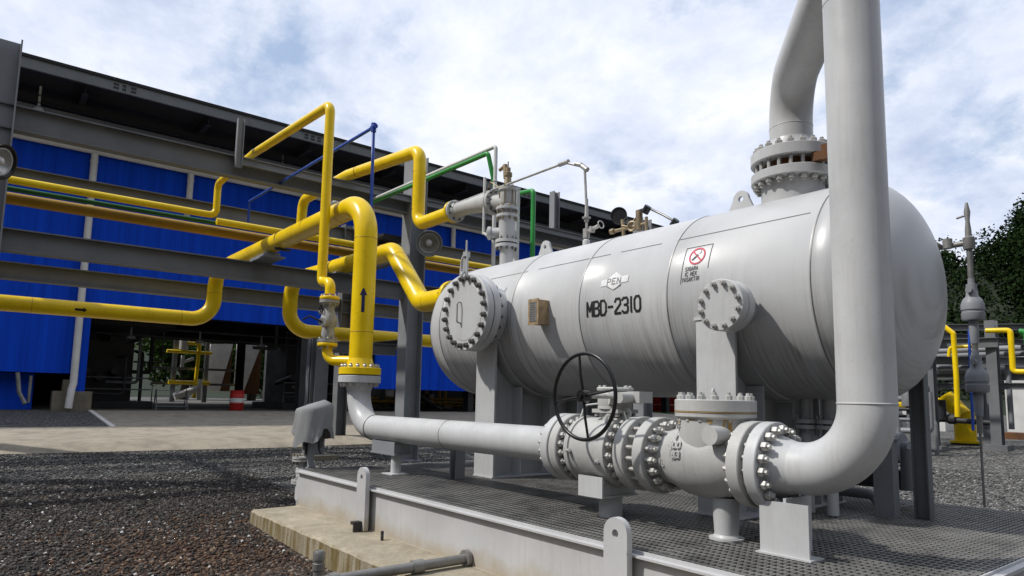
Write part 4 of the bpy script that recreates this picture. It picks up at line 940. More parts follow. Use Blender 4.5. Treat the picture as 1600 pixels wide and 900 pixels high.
# ================================================================== covered instrument at the skid corner
ci = thing('covered_instrument', 'instrument wrapped in grey canvas on a post at the skid corner', 'instrument', (-9.05, 3.72, .3))
def canvas():
    mb = MB(); n = 28; rows = 14; cx0, cy0 = -9.02, 3.76
    for j in range(rows+1):
        t = j/rows; z = 1.60-.50*t
        for i in range(n):
            a = 2*PI*i/n; ca, sa = math.cos(a), math.sin(a)
            k = 1/(abs(ca)**3.2+abs(sa)**3.2)**(1/3.2)
            rr = (.19+.012*t)*k*(1 if j > 1 else (.55 if j == 0 else .93))
            fold = .022*t*math.sin(5*a+2.2)+.016*math.sin(9*a+3*t)*t
            px = ca*rr*1.55; py = sa*rr*1.1
            x = cx0+px+ca*fold*1.6-.03*t; y = cy0+py+sa*fold*1.6
            zz_ = z + .03*ca*(1-t) + (t**2)*(.03*ca+.09*math.sin(2*a+.6)+.05*math.sin(5*a)) + .035*sa*(1-t) - .03*(1-t)*(px/.3)**2
            mb.v.append((x, y, zz_))
    for j in range(rows):
        for i in range(n):
            k = (i+1) % n; mb.f.append((j*n+i, j*n+k, (j+1)*n+k, (j+1)*n+i))
    mb.f.append(tuple(range(n))[::-1]); return mb
obj('canvas_cover', canvas(), 'cover', ci, 60)
mb = MB(); mb.bb((-9.02, 3.70, .73), (-8.95, 3.77, 1.25)); mb.bb((-9.30, 3.68, .72), (-8.95, 3.80, .735)); obj('post', mb, 'steel_lt', ci, 0)
mb = MB(); mb.cyl((-9.17, 3.74, .95), (-9.17, 3.74, 1.3), .05); mb.cyl((-9.17, 3.74, .85), (-9.17, 3.74, .95), .022); mb.tube([(-8.9, 3.8, 1.15), (-8.88, 3.8, .98), (-8.86, 3.82, .92)], .014, 8); obj('stem', mb, 'dark', ci)
# flanged drain valve hanging off the skid end
dv = thing('drain_valve', 'small grey flanged drain valve at the left end of the skid', 'valve', (-9.15, 3.75, .25))
mb = MB()
for z in (.50, .53, .80, .835): mb.lathe((-9.17, 3.70, z), (0, 0, 1), [(0, .14), (.025, .14)], 24)
mb.tube(fil([(-9.17, 3.70, .80), (-9.17, 3.70, .53)], 0), .06, 16); mb.lathe((-9.17, 3.70, .56), (0, 0, 1), [(0, .05), (.07, .085), (.14, .085), (.2, .05)], 20); mb.cyl((-9.17, 3.70, .5), (-9.17, 3.70, .2), .06)
mb.cyl((-9.17, 3.7, .66), (-8.94, 3.7, .66), .05); obj('body', mb, 'grey_valve', dv, 40)
bolts(dv, (-9.17, 3.70, .828), (0, 0, 1), 6, .115, .065, .014, 'bolt_dark'); bolts(dv, (-9.17, 3.70, .528), (0, 0, 1), 6, .115, .065, .014, 'bolt_dark')
mb = MB(); ring_plate(mb, (-9.06, 3.60, .28), (1, 0, 0), (0, 0, 1), .12, 0, .38, .03, .30, .014); obj('bracket', mb, 'grey', dv, 30)

# ================================================================== piping and posts behind the tank, right part of the deck
mb = MB(); mb.bb((-2.83, 6.50, ZG+.003), (-2.66, 6.62, 1.40)); mb.bb((-2.85, 6.48, 1.401), (-2.64, 6.64, 1.416)); tag(obj('support_post', mb, 'steel_lt', None, 0), 'short square grey support post behind the big elbow', 'post')
po = thing('steel_post', 'slim dark upright steel post standing right of the big elbow', 'post', (-2.50, 6.72, ZG))
mb = MB(); mb.beam((-2.50, 6.72, ZG+.003), (-2.50, 6.72, 2.35), .13, .10, .010, .012, upv=(1, 0, 0)); obj('column', mb, 'steel', po, 0)
dr = thing('drain_manifold', 'low grey pipe manifold with small flanged valves behind the big elbow', 'pipe', (-3.0, 7.3, ZG))
mb = MB(); mb.cyl((-4.4, 7.2, 1.30), (-2.78, 7.2, 1.30), .07); flange(mb, (-2.95, 7.2, 1.30), (1, 0, 0), .15, .05); flange(mb, (-2.89, 7.2, 1.30), (1, 0, 0), .15, .05); flange(mb, (-3.12, 7.2, 1.30), (1, 0, 0), .13, .05); mb.tube(fil([(-3.6, 6.9, .86), (-3.0, 6.9, .86), (-2.95, 6.9, .75)], .1), .05, 16); mb.cyl((-2.8, 7.2, 1.3), (-2.8, 7.2, .9), .07)
mb.bb((-3.05, 7.1, ZG+.003), (-2.93, 7.25, .92)); obj('pipe', mb, 'steel_lt', dr, 40)
mb = MB(); mb.beam((-4.2, 7.55, .96), (-2.72, 7.55, .96), .2, .1); obj('beam', mb, 'dark', dr, 0)
for i, (nx, ny_) in enumerate(((-3.24, 6.12), (-3.02, 6.12))):
    b_ = thing('drain_nozzle', ('left' if i == 0 else 'right')+' one of two small flanged drain nozzles under the tank by the riser', 'nozzle', (nx, ny_, ZG), 'drain nozzles under the tank')
    mb = MB(); mb.cyl((nx, ny_, 1.80), (nx, ny_, 1.57), .055); mb.lathe((nx, ny_, 1.57), (0, 0, -1), [(0, .12), (.035, .12), (.036, .06), (.05, .06), (.051, .12), (.086, .12), (.087, .06), (.3, .06), (.301, .12), (.34, .12), (.341, .06), (.45, .06)], 24); mb.bb((nx+.06, ny_-.02, 1.1), (nx+.12, ny_+.02, 1.42)); mb.cyl((nx, ny_, 1.15), (nx, ny_, .73), .05); obj('body', mb, 'grey', b_, 40)
    bolts(b_, (nx, ny_, 1.527), (0, 0, 1), 6, .095, .09, .014, 'bolt')
# level instrument mast at the back edge of the deck
lm = thing('level_mast', 'thin grey mast with two bell-shaped housings behind the right tank end', 'instrument', (-2.44, 8.0, ZG))
mb = MB(); mb.tube([(-2.44, 8.05, ZG), (-2.44, 8.05, 1.45)], .012, 8); mb.tube([(-2.44, 8.05, 1.45), (-2.44, 8.05, 3.40)], .028, 12); mb.lathe((-2.44, 8.05, 3.35), (0, 0, 1), [(0, .05), (.02, .055), (.12, .055), (.14, .03), (.2, .03), (.3, .02), (.4, .03), (.5, .012)], 14)
mb.cyl((-2.44, 8.05, 3.72), (-2.54, 8.05, 3.70), .012); mb.cyl((-2.44, 8.05, 3.42), (-2.85, 8.0, 3.40), .03); mb.cyl((-2.62, 8.0, 3.38), (-2.62, 8.0, 3.48), .045); mb.cyl((-2.78, 8.0, 3.36), (-2.70, 8.0, 3.45), .05); obj('mast', mb, 'galv', lm, 40)
for z0 in (2.62, 1.88):
    mb = MB(); mb.lathe((-2.44, 8.05, z0), (0, 0, 1), [(-.26, .035), (-.12, .045), (-.02, .045), (-.018, .095), (0, .104), (.06, .106), (.065, .098), (.085, .098), (.09, .106), (.15, .104), (.20, .085), (.235, .055), (.30, .05), (.36, .05), (.365, .032), (.42, .03)], 24); mb.cyl((-2.44, 7.95, z0+.29), (-2.44, 8.15, z0+.29), .03); obj('housing', mb, 'steel_lt', lm, 40)

# ================================================================== PIPE RACK
XF, XR = -13.9, -17.6
rk = thing('pipe_rack', 'two-tier dark grey steel pipe rack in front of the blue hall', 'rack', (XF, 8.0, .3))
CX = XF+.30
cols = [(CX, .03, 7.45), (CX, 7.88, 7.35), (CX, 16.0, 7.35), (CX, 24.2, 7.35), (XR, .03, 6.5), (XR, 8.06, 6.5), (XR, 16.2, 6.5)]
for (x, y, zt) in cols:
    mb = MB(); g = gz(x, y); mb.beam((x, y, g+.02), (x, y, zt), .42 if x == CX else .3, .40 if x == CX else .3, .016, .024, upv=(0, 1, 0)); mb.bb((x-.28, y-.28, g-.05), (x+.28, y+.28, g+.019)); obj('column', mb, 'steel_lt' if x == CX else 'steel', rk, 0)
for (za, zb, x0, mt_) in ((5.955, 6.38, XF+.25, 'steel'), (3.93, 4.31, XF+.25, 'steel'), (6.06, 6.40, XR, 'steel'), (3.99, 4.36, XR, 'steel')):
    mb = MB(); mb.beam((x0, -16, (za+zb)/2), (x0, 34, (za+zb)/2), zb-za, .22, .014, .022); obj('beam', mb, mt_, rk, 0)
for y in (-8.1, .03, 8.06, 16.2, 24.4):
    for z in (5.12, 2.95) if y in (8.06, 16.2) else (5.12,):
        mb = MB(); mb.beam((XF-.22, y, z), (XR+.16, y, z), .24, .18); obj('cross_beam', mb, 'dark', rk, 0)
mb = MB(); mb.beam((XF+.42, 3.87, 6.27), (XF+.42, 16, 6.27), .16, .10); mb.beam((XF+.42, 3.80, 6.12), (XF+.42, 3.80, 7.12), .13, .1, upv=(0, 1, 0)); obj('outrigger', mb, 'steel_lt', rk, 0)
mb = MB(); mb.beam((XF+.42, 12.2, 6.36), (XF+.42, 12.2, 7.4), .2, .2, upv=(0, 1, 0)); obj('outrigger', mb, 'steel_lt', rk, 0)
mb = MB(); mb.bb((XF-.1, 5.95, 4.315), (XF+.42, 6.40, 4.34)); obj('pipe_shoe', mb, 'steel_lt', rk, 0)
mb = MB(); mb.bb((XF-.1, 4.20, 4.315), (XF+1.1, 4.60, 4.34)); mb.bb((XF, 4.27, 4.341), (XF+1.0, 4.53, 4.42)); obj('pipe_shoe', mb, 'steel_lt', rk, 0)
mb = MB(); mb.bb((XF-.9, 7.3, 5.38), (XF-.1, 7.86, 5.50)); mb.bb((XF-.7, 7.3, 5.0), (XF-.6, 7.86, 5.37)); obj('lamp_platform', mb, 'dark', rk, 0)
# support frame between the rack column and the road
sf = thing('pipe_support', 'short grey channel column on a concrete footing beside the rack column', 'post', (-14.7, 6.1, .3))
mb = MB(); g = gz(-14.7, 6.1); mb.bb((-14.86, 5.96, g), (-14.84, 6.26, 2.98)); mb.bb((-14.84, 5.96, g), (-14.70, 5.975, 2.98)); mb.bb((-14.6, 5.96, g), (-14.58, 6.26, 2.98)); mb.bb((-14.70, 6.12, g), (-14.601, 6.135, 2.98)); mb.bb((-14.45, 6.0, g), (-14.43, 6.3, 2.98)); mb.bb((-14.579, 6.1, g), (-14.451, 6.115, 2.98)); obj('column', mb, 'steel', sf, 0)
mb = MB(); mb.beam((-14.6, 6.26, 2.80), (XF-.25, 7.84, 2.80), .26, .14); obj('tie_beam', mb, 'steel', sf, 0)
mb = MB(); mb.box((-14.6, 6.15, g+.0), (.95, .75, .16)); obj('footing', mb, 'conc', sf, 0)
# pipes lying in the rack
def rpipe(name, pts, r, mat, label, rr=.15):
    mb = MB(); mb.tube(fil(pts, rr, 6), r, 18); return tag(obj(name, mb, mat, None, 60), label, 'pipe')
rpipe('yellow_rack_pipe', [(-16.1, 4.15, 5.62), (-16.1, 34, 5.62)], .080, 'yellow', 'slender yellow rack pipe running right past the lamp column')
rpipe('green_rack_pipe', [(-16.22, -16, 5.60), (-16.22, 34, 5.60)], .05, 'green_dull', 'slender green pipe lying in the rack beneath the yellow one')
rpipe('yellow_rack_pipe', [(-16.45, -16, 5.46), (-16.45, 34, 5.46)], .12, 'yellow_old', 'thick yellow rack pipe with shade painted into its dull colour')
rpipe('white_rack_pipe', [(-15.0, 6.38, 5.9), (-15.0, 6.41, 6.25), (-15.0, 6.9, 6.45), (-15.2, 7.4, 6.2)], .05, 'white', 'short pale bent pipe under the upper rack beam', .1)

# lamps
def floodlight(loc, d, label, s=1.0, name='floodlight'):
    f_ = thing(name, label, 'lamp', loc); c = V(loc); a = V(d).normalized()
    mb = MB(); mb.lathe(c, a, [(0, .03*s), (.02*s, .12*s), (.10*s, .20*s), (.20*s, .26*s), (.22*s, .275*s), (.235*s, .275*s), (.235*s, .25*s), (.18*s, .22*s), (.05*s, .12*s)], 32, False); mb.lathe(c, -a, [(0, .07*s), (.12*s, .07*s), (.14*s, .05*s)], 16); obj('shade', mb, 'steel_lt', f_, 50)
    mb = MB(); mb.lathe(c+a*.03*s, a, [(0, .03*s), (.05*s, .13*s), (.12*s, .19*s), (.175*s, .222*s)], 32, False); obj('reflector', mb, 'reflector', f_, 60)
    mb = MB(); mb.lathe(c+a*.10*s, a, [(0, .04*s), (.04*s, .075*s), (.10*s, .06*s), (.13*s, .01*s)], 16); mb.torus(c+a*.2*s, a, .2*s, .008, 32, 6); obj('bulb', mb, 'white', f_, 60)
    return f_
fl = floodlight((XF+.62, 8.08, 5.30), (.75, -.35, -.35), 'round open-faced floodlight on the rack column beside the tank', 1.12)
mb = MB(); mb.tube([(XF+.45, 8.0, 5.5), (XF+.6, 8.0, 5.55), (XF+.62, 8.08, 5.32)], .025, 8); obj('arm', mb, 'steel_lt', fl)
fl = floodlight((-12.1, -.03, 5.0), (.6, .8, -.25), 'dark round lamp at the left edge on the rack column', .95); 
mb = MB(); mb.tube([(XF+.45, .03, 5.2), (-12.6, -.1, 5.2), (-12.15, -.1, 5.02)], .03, 8); obj('arm', mb, 'dark', fl)
for c in fl.children:
    if c.name.startswith('shade'): c.data.materials.clear(); c.data.materials.append(M['black'])
# dome lamp in the eaves
dl = thing('dome_lamp', 'small pale dome lamp hanging high under the hall eaves', 'lamp', (-28.6, 1.15, 11.6))
mb = MB(); mb.lathe((-28.6, 1.15, 11.45), (0, 0, 1), [(0, .20), (.12, .19), (.22, .12), (.26, .05), (.5, .04), (1.0, .04)], 20); obj('shade', mb, 'white', dl, 50)

# ================================================================== COMPRESSOR HALL
hall = thing('compressor_hall', 'long blue clad open-sided hall with deep flat eaves behind the rack', 'building', (-30, 14, .95))
XW = -30.0
def ribbed(mb, y0, y1, z0, z1, x=XW, side=1):
    y = y0; prof = []; p = .42
    while y < y1-1e-6:
        for dy, dx in ((0, 0), (.36, 0), (.37, .008), (.40, .008), (.42, 0)):
            if y+dy <= y1: prof.append((y+dy, dx))
        y += p
    prof.append((y1, 0)); vs = []
    for (yy, dx) in prof: vs += [(x+side*dx, yy, z0), (x+side*dx, yy, z1)]
    fs = [(2*i, 2*i+1, 2*i+3, 2*i+2) for i in range(len(prof)-1)]; mb.add(vs, fs)
    mb.bb((x-.14, y0, z0), (x-.002, y1, z1))
for (a, b_, z0, z1) in ((-14, 3.15, 2.33, 10.80), (3.15, 15.5, 4.80, 10.80), (15.5, 38, 2.08, 10.80)):
    mb = MB(); ribbed(mb, a, b_, z0, z1); obj('wall', mb, 'blue', hall, 0)
mb = MB(); mb.bb((-30.9, -14, .975), (-30.7, 1.95, 2.3)); obj('plinth_wall', mb, 'blue', hall, 0)
mb = MB(); mb.bb((XW-.3, 3.16, .975), (XW-.05, 3.5, 4.79)); obj('corner_post', mb, 'blue', hall, 0)
mb = MB(); mb.bb((-27.35, -16, 12.47), (-27.25, 42, 12.83)); 
for k in range(13): mb.bb((-27.25, -14+4.4*k, 12.46), (-27.235, -13.94+4.4*k, 12.84))
obj('fascia', mb, 'fascia', hall, 0)
mb = MB()
for yy in (3.2, 10.3, 22.4, 31.0):
    for i in range(3):
        for j in range(2): mb.bb((-27.249, yy+i*.28, 12.55+.13*j), (-27.24, yy+.17+i*.28, 12.63+.13*j))
obj('bolt_plates', mb, 'dark', hall, 0)
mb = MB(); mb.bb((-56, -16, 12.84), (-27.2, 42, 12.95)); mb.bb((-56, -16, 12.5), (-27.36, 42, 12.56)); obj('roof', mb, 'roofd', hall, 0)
mb = MB()
for k in range(14):
    y = -14+4.1*k; mb.beam((-27.4, y, 12.30), (-54, y, 12.30), .40, .2)
for x in (-28.6, -30.2, -33, -38, -44): mb.beam((x, -15.5, 11.95), (x, 41.5, 11.95), .28, .16)
obj('rafters', mb, 'roofd', hall, 0)
mb = MB(); mb.beam((-28.55, -15, 11.62), (-28.55, 41, 11.62), .14, .1); mb.tube([(-28.6, 6.9, 11.6), (-29.9, 7.6, 12.2)], .04, 6); mb.tube([(-28.6, 9.9, 11.6), (-28.6, 9.9, 12.1)], .04, 6); obj('catwalk_rail', mb, 'steel', hall, 0)
for y in (-10.2, 3.3, 12.0, 21.4, 30.6, 38.2):
    for x in ((-30.45, -42, -54) if y != 12.0 else (-30.45,)):
        mb = MB(); mb.beam((x, y, .975), (x, y, 12.1), .5, .35, upv=(1, 0, 0)); obj('column', mb, 'dark', hall, 0)
mb = MB(); mb.beam((-42, 12.75, .975), (-42, 12.75, 12.1), .5, .35, upv=(1, 0, 0)); obj('column', mb, 'dark', hall, 0)
# upper right openings: posts between gutter and eaves
for y in (26.2, 33.0):
    mb = MB(); mb.bb((-29.6, y, 11.0), (-29.3, y+.45, 12.46)); obj('eaves_post', mb, 'steel_lt', hall, 0)
mb = MB(); mb.cyl((-29.84, -15, 10.90), (-29.84, 41, 10.90), .13, seg=14); gut = obj('gutter', mb, 'gutter', hall, 60)
for y in (3.1, 9.75 if False else 6.55, 19.7, 28.4, 36.2):
    mb = MB(); zb = 1.3 if y == 3.1 else 8.9
    pts = [(-29.82, y, 10.8), (-29.82, y, 2.1), (-29.82, y, 1.95), (-29.74, y-.05, 1.75), (-29.72, y-.1, 1.05)] if y == 3.1 else [(-29.82, y, 10.8), (-29.82, y, 9.2), (-30.1, y, 9.0)]
    mb.tube(pts, .125, 14); mb.lathe((-29.82, y, 10.45), (0, 0, 1), [(0, .14), (.06, .14)], 14); obj('downpipe', mb, 'gutter', hall, 60)
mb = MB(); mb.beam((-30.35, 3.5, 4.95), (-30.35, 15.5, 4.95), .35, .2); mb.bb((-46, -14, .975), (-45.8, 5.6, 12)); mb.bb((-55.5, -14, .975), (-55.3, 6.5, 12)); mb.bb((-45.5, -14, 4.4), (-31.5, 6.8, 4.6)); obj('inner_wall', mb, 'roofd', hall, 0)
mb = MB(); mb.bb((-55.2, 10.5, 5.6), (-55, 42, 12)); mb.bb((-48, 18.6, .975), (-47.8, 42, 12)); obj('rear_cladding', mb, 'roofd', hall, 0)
# concrete pier at the downpipe foot
pr_ = thing('concrete_pier', 'stubby concrete pier under the white downpipe', 'pier', (-30.2, 3.1, .9)); mb = MB(); mb.bb((-30.6, 2.5, .85), (-29.95, 3.75, 1.68)); mb.bb((-30.5, 2.8, 1.681), (-30.1, 3.3, 2.1)); obj('block', mb, 'conc', pr_, 0)
mb = MB(); mb.tube([(-29.9, 1.4, 2.3), (-29.85, 1.5, 1.6), (-29.7, 1.7, 1.2)], .07, 8); mb.cyl((-29.9, 1.8, 1.25), (-29.9, 1.8, 2.2), .05); tag(obj('small_drain_pipe', mb, 'galv'), 'pair of small dull pipes under the blue wall left of the pier', 'pipe')
# red drum with white band
dm_ = thing('red_drum', 'red oil drum with a white band by a dark hall column', 'drum', (-31, 9.36, .972))
mb = MB(); mb.lathe((-31, 9.36, .975), (0, 0, 1), [(0, .29), (.02, .30), (.28, .29), (.30, .305), (.32, .29), (.58, .29), (.60, .305), (.62, .29), (.85, .29), (.87, .30), (.88, .27)], 28); obj('shell', mb, 'red', dm_, 40)
mb = MB(); mb.lathe((-31, 9.36, 1.32), (0, 0, 1), [(0, .296), (.20, .296)], 28, False); obj('band', mb, 'white', dm_, 60)
# machinery inside: engine-driven compressor units, dark
for i, (x, y) in enumerate(((-36, 4.9), (-36, 13.9), (-36, 20.2), (-36, 27))):
    e_ = thing('compressor_unit', ('leftmost', 'second', 'third', 'fourth')[i]+' dark compressor unit standing inside the hall', 'compressor', (x, y, .975), 'compressor units inside the hall')
    mb = MB(); mb.bb((x-2, y-1.6, .98), (x+2.6, y+1.6, 1.3)); mb.bb((x-1.6, y-1.1, 1.301), (x+1.4, y+.9, (3.9, 4.2, 2.9, 2.9)[i])); obj('base_frame', mb, 'dark', e_, 0)
    mb = MB()
    for k in range(4): mb.cyl((x+.2*k, y-1.0+.55*k, 2.3), (x+2.2, y-1.0+.55*k, 2.3 if k % 2 else 2.6), .16, seg=14)
    mb.tube(fil([(x+1.8, y+1.2, 1.3), (x+1.8, y+1.2, 3.4), (x, y+1.2, 3.6)], .2), .07, 10); mb.cyl((x-1, y, 2.9), (x-1, y, 5.2 if i else 7.2), .28, seg=16); obj('cylinder_bank', mb, 'dark', e_, 40)
    mb = MB(); mb.tube([(x+2.5, y-1.55, 1.31), (x+2.5, y-1.55, 2.3), (x+2.5, y+1.55, 2.3), (x+2.5, y+1.55, 1.31)], .03, 6); mb.tube([(x+2.5, y-1.5, 1.8), (x+2.5, y+1.5, 1.8)], .03, 6); obj('railing', mb, 'steel', e_, 0)
hp = thing('hall_pipework', 'dim tangle of pipes, trays and conduit hanging inside the open hall', 'pipe', (-34, 9, .975))
for k in range(16):
    y = 5.2+.68*k; x = -32.6-1.1*(k % 4); z = 1.6+.5*(k % 6); m_ = ('dark', 'steel', 'dark', 'steel', 'galv')[k % 5]
    if 7.3 < y < 12.3: continue
    mb = MB(); mb.tube(fil([(x, y-1.2, z), (x, y, z), (x, y, z+1.6+.3*(k % 3)), (x-3, y, z+1.6+.3*(k % 3))], .15, 4), .045+.02*(k % 3), 8); obj('pipe', mb, m_, hp, 50)
for z in (4.1, 4.45):
    mb = MB(); mb.bb((-33.2, 4, z), (-32.8, 15.4, z+.06)); obj('cable_tray', mb, 'dark', hp, 0)
for k in range(4):
    mb = MB(); mb.lathe((-32, 5.2+2.7*k, 3.9), (0, 0, 1), [(0, .18), (.1, .16), (.16, .05), (.5, .03)], 14); obj('lamp_shade', mb, 'steel_lt', hp, 40)
# step rack in the opening
st_ = thing('folding_steps', 'low dark folding steps standing in the hall opening', 'steps', (-31.6, 6.9, .975)); mb = MB()
for k in range(4): mb.bb((-31.9+.0, 6.3, 1.1+.22*k), (-31.6, 7.5, 1.13+.22*k))
mb.tube([(-31.6, 6.3, .98), (-31.9, 6.3, 1.85)], .025, 6); mb.tube([(-31.6, 7.5, .98), (-31.9, 7.5, 1.85)], .025, 6); mb.tube([(-32.2, 6.3, .98), (-31.9, 6.3, 1.85)], .025, 6); mb.tube([(-32.2, 7.5, .98), (-31.9, 7.5, 1.85)], .025, 6); obj('treads', mb, 'steel', st_, 0)
# pale tapering ducts seen through the hall
def taper(x, y0, y1, yb, z0, z1, label):
    t_ = thing('tapered_duct', label, 'duct', (x, (y0+y1)/2, .95), 'pale tapered ducts behind the hall')
    mb = MB(); mb.prism([(y0, z1), (y1, z1+.1), (yb, z0), (y0-.25, z0)], (x, 0, 0), (0, 1, 0), (0, 0, 1), .5); obj('panel', mb, 'bone', t_, 0)
    mb = MB(); mb.prism([(y1+.06, z1-.2), (y1+.02, z0), (yb+.06, z0)], (x-.1, 0, 0), (0, 1, 0), (0, 0, 1), .3); obj('side_plate', mb, 'rust', t_, 0)  # brown triangle puts the shading beside the panel into colour
    mb = MB(); mb.tube([(x+.4, y1+.3, .98), (x+.4, y1+.3, z1+2)], .08, 8); obj('rod', mb, 'bone', t_, 0)
taper(-60, 15.64, 17.44, 16.6, 1.9, 5.8, 'left one of two pale tapered ducts seen through the hall')
taper(-60, 18.2, 19.9, 18.5, 1.7, 6.2, 'right one of two pale tapered ducts seen through the hall')
# process frame beyond the hall
pf = thing('process_frame', 'small far steel frame with yellow pipes seen through the hall opening', 'rack', (-58, 13, .95))
mb = MB()
for y in (12.6, 14.95): mb.beam((-58, y, .95), (-58, y, 7.3), .3, .3, upv=(1, 0, 0))
for z in (7.2, 3.6, 2.4): mb.beam((-58, 11.0, z), (-58, 17.5, z), .18, .15)
obj('frame', mb, 'steel_lt', pf, 0)
mb = MB(); mb.tube(fil([(-57.6, 13.3, 5.6), (-57.6, 14.25, 5.6), (-57.6, 14.1, 1.3)], .2), .14, 10); mb.cyl((-57.6, 11.9, 4.9), (-57.6, 15.2, 4.9), .13); mb.cyl((-57.7, 12.2, 2.5), (-57.7, 15.2, 2.5), .15); mb.cyl((-57.8, 17.4, 1.2), (-57.8, 17.4, 3.7), .1); obj('yellow_pipes', mb, 'yellow', pf, 40)
mb = MB(); mb.lathe((-57.8, 13.1, 5.1), (0, 0, 1), [(0, .35), (.8, .35), (.9, .2)], 14); obj('vessel', mb, 'white', pf, 40)
mb = MB(); mb.lathe((-57.8, 14.3, 5.5), (0, 0, 1), [(0, .3), (.5, .3), (.6, .1)], 14); obj('vessel', mb, 'white', pf, 40)
mb = MB(); mb.cyl((-57.3, 13, 3.7), (-57.3, 13, 4.6), .13); mb.cyl((-57.3, 13.1, 4.1), (-57.3, 13.8, 4.4), .12); obj('valve', mb, 'white', pf, 40)
mb = MB(); mb.cyl((-57.3, 12.6, 1.4), (-57.3, 14.2, 2.0), .28); obj('filter', mb, 'white', pf, 40)
mb = MB(); mb.cyl((-57.3, 14.4, 1.2), (-57.3, 14.4, 2.8), .16); obj('standpipe', mb, 'white', pf, 40)

tk2 = thing('far_pipework', 'low band of yellow and dark pipework below the raised blue wall', 'pipe', (-34, 19, .975)); mb = MB()
for (x, z, r_, y0, y1) in ((-33, 1.45, .06, 15, 24), (-33.4, 1.62, .07, 15.5, 24), (-34, 1.25, .08, 16, 26)): mb.cyl((x, y0, z), (x, y1, z), r_, seg=10)
for y in (20.6, 21.5, 21.9): mb.cyl((-33.5, y, 1.2), (-33.5, y, 2.6), .09, seg=10)
obj('yellow_pipes', mb, 'yellow_old', tk2, 40)
mb = MB(); mb.tube([(-32.5, 18.6, 2.3), (-32.5, 21, 1.0)], .12, 6); mb.tube([(-32.5, 15.8, 1.05), (-32.5, 25, 1.05)], .07, 6); mb.tube([(-32.5, 15.6, 1.35), (-32.5, 19.8, 1.35)], .05, 6)
for y in (16.4, 17.5, 18.4, 20.4): mb.bb((-33.2, y, .98), (-33.0, y+.18, 1.9))
obj('dark_frame', mb, 'dark', tk2, 0)
for (c, d) in (((-33, 16.4, 1.95), (.4, .7, .25)), ((-33, 18.0, 1.9), (.3, .35, .35)), ((-33, 18.9, 1.3), (.2, 1.0, .15)), ((-33.6, 20.9, 1.4), (.2, .5, 1.0))):
    mb = MB(); mb.box(c, d); obj('white_box', mb, 'white', tk2, 0)

# ================================================================== BACKGROUND RIGHT
rb = thing('rear_pipe_rack', 'grey steel pipe rack far behind the right end of the tank', 'rack', (-6, 20, .75))
mb = MB()
def at(u, v, y):   # measured once on a calibration drawing; returns a world point on the plane y
    d = V((right*(u-800) - up*(v-500) - back*1058)); t = y/d.y; return V((d.x*t, y, 1.7+d.z*t))
rxs = [(-7.95, 18.5), (-6.6, 18.5), (-5.55, 19.5), (-4.9, 20.4), (-6.9, 23.5), (-4.2, 23.5), (-8.8, 21)]
for (x, y) in rxs:
    mbc = MB(); mbc.beam((x, y, gz(x, y)-.02), (x, y, 3.85 if y < 22 else 3.6), .24, .22, upv=(0, 1, 0)); mbc.bb((x-.25, y-.25, gz(x, y)-.1), (x+.25, y+.25, gz(x, y)+.12)); obj('column', mbc, 'steel', rb, 0)
for (a, b_, h) in (((-8.2, 18.3, 3.75), (-4.0, 21.4, 3.75), .16), ((-8.2, 18.3, 2.9), (-4.0, 21.4, 2.9), .2), ((-9, 18.6, 2.25), (-3.6, 20.2, 2.25), .16), ((-9, 18.4, 3.3), (-5.4, 19.4, 3.3), .24), ((-6.8, 18.5, 3.55), (-4, 24, 3.3), .14), ((-9.5, 21, 3.4), (-3.5, 23.5, 3.4), .2), ((-9.5, 22, 2.6), (-3.5, 23.5, 2.6), .2)):
    mbc = MB(); mbc.beam(a, b_, h, .14); obj('beam', mbc, 'steel', rb, 0)
def bpipe(pts, r, mat, label, nm='rear_yellow_pipe', rr=.08):
    mb = MB(); mb.tube(fil(pts, rr, 5), r, 14); return tag(obj(nm, mb, mat, None, 60), label, 'pipe')
bpipe([(-7.2, 17.6, 3.72), (-6.08, 17.6, 3.72), (-5.75, 17.6, 3.40), (-5.74, 17.6, 2.35), (-5.76, 17.6, 1.5)], .055, 'yellow', 'thin yellow far pipe passing just left of the mast', rr=.05)
bpipe([(-5.4, 18.6, 3.52), (-4.92, 18.6, 3.50), (-4.92, 18.6, 2.55), (-3.4, 18.6, 2.5)], .06, 'yellow', 'yellow far pipe forming a step right of the mast')
bpipe([(-4.85, 19.0, 3.5), (-4.72, 19.0, 3.48), (-4.70, 19.0, 2.62)], .065, 'green', 'short green pipe inside the far yellow step', 'rear_green_pipe')
bpipe([(-4.6, 19.2, 2.7), (-4.6, 19.2, 3.3), (-3.4, 19.2, 3.3)], .03, 'yellow', 'thinnest yellow pipe at the far right edge')
bpipe([(-6.9, 18.0, 2.98), (-6.86, 18.0, 3.2), (-6.2, 18.0, 3.2)], .045, 'yellow', 'hooked yellow pipe end left of the mast')
bpipe([(-6.0, 18.0, 2.9), (-5.97, 18.0, 3.12), (-5.4, 18.0, 3.12)], .04, 'yellow', 'hooked yellow pipe end right of the mast')
bpipe([(-5.52, 17.9, 3.5), (-5.54, 17.9, 3.0), (-5.56, 17.9, 1.2)], .03, 'bluepipe', 'thin blue far pipe just left of the mast', 'rear_blue_pipe')
yt = thing('rear_yellow_header', 'thick far yellow pipe dropping into a flanged base behind the mast', 'pipe', (-6.6, 20.5, .75))
mb = MB(); mb.tube(fil([(-8.6, 20.5, 1.78), (-6.9, 20.5, 1.80), (-6.55, 20.5, 1.45), (-6.55, 20.5, .85)], .15), .17, 18); mb.tube([(-6.95, 20.4, 2.0), (-6.55, 20.4, 1.5)], .22, 16); mb.lathe((-6.55, 20.5, .80), (0, 0, 1), [(0, .36), (.06, .36), (.07, .2)], 20); mb.cyl((-6.55, 20.5, .8), (-6.55, 20.5, 1.6), .25); obj('pipe', mb, 'yellow', yt, 50)
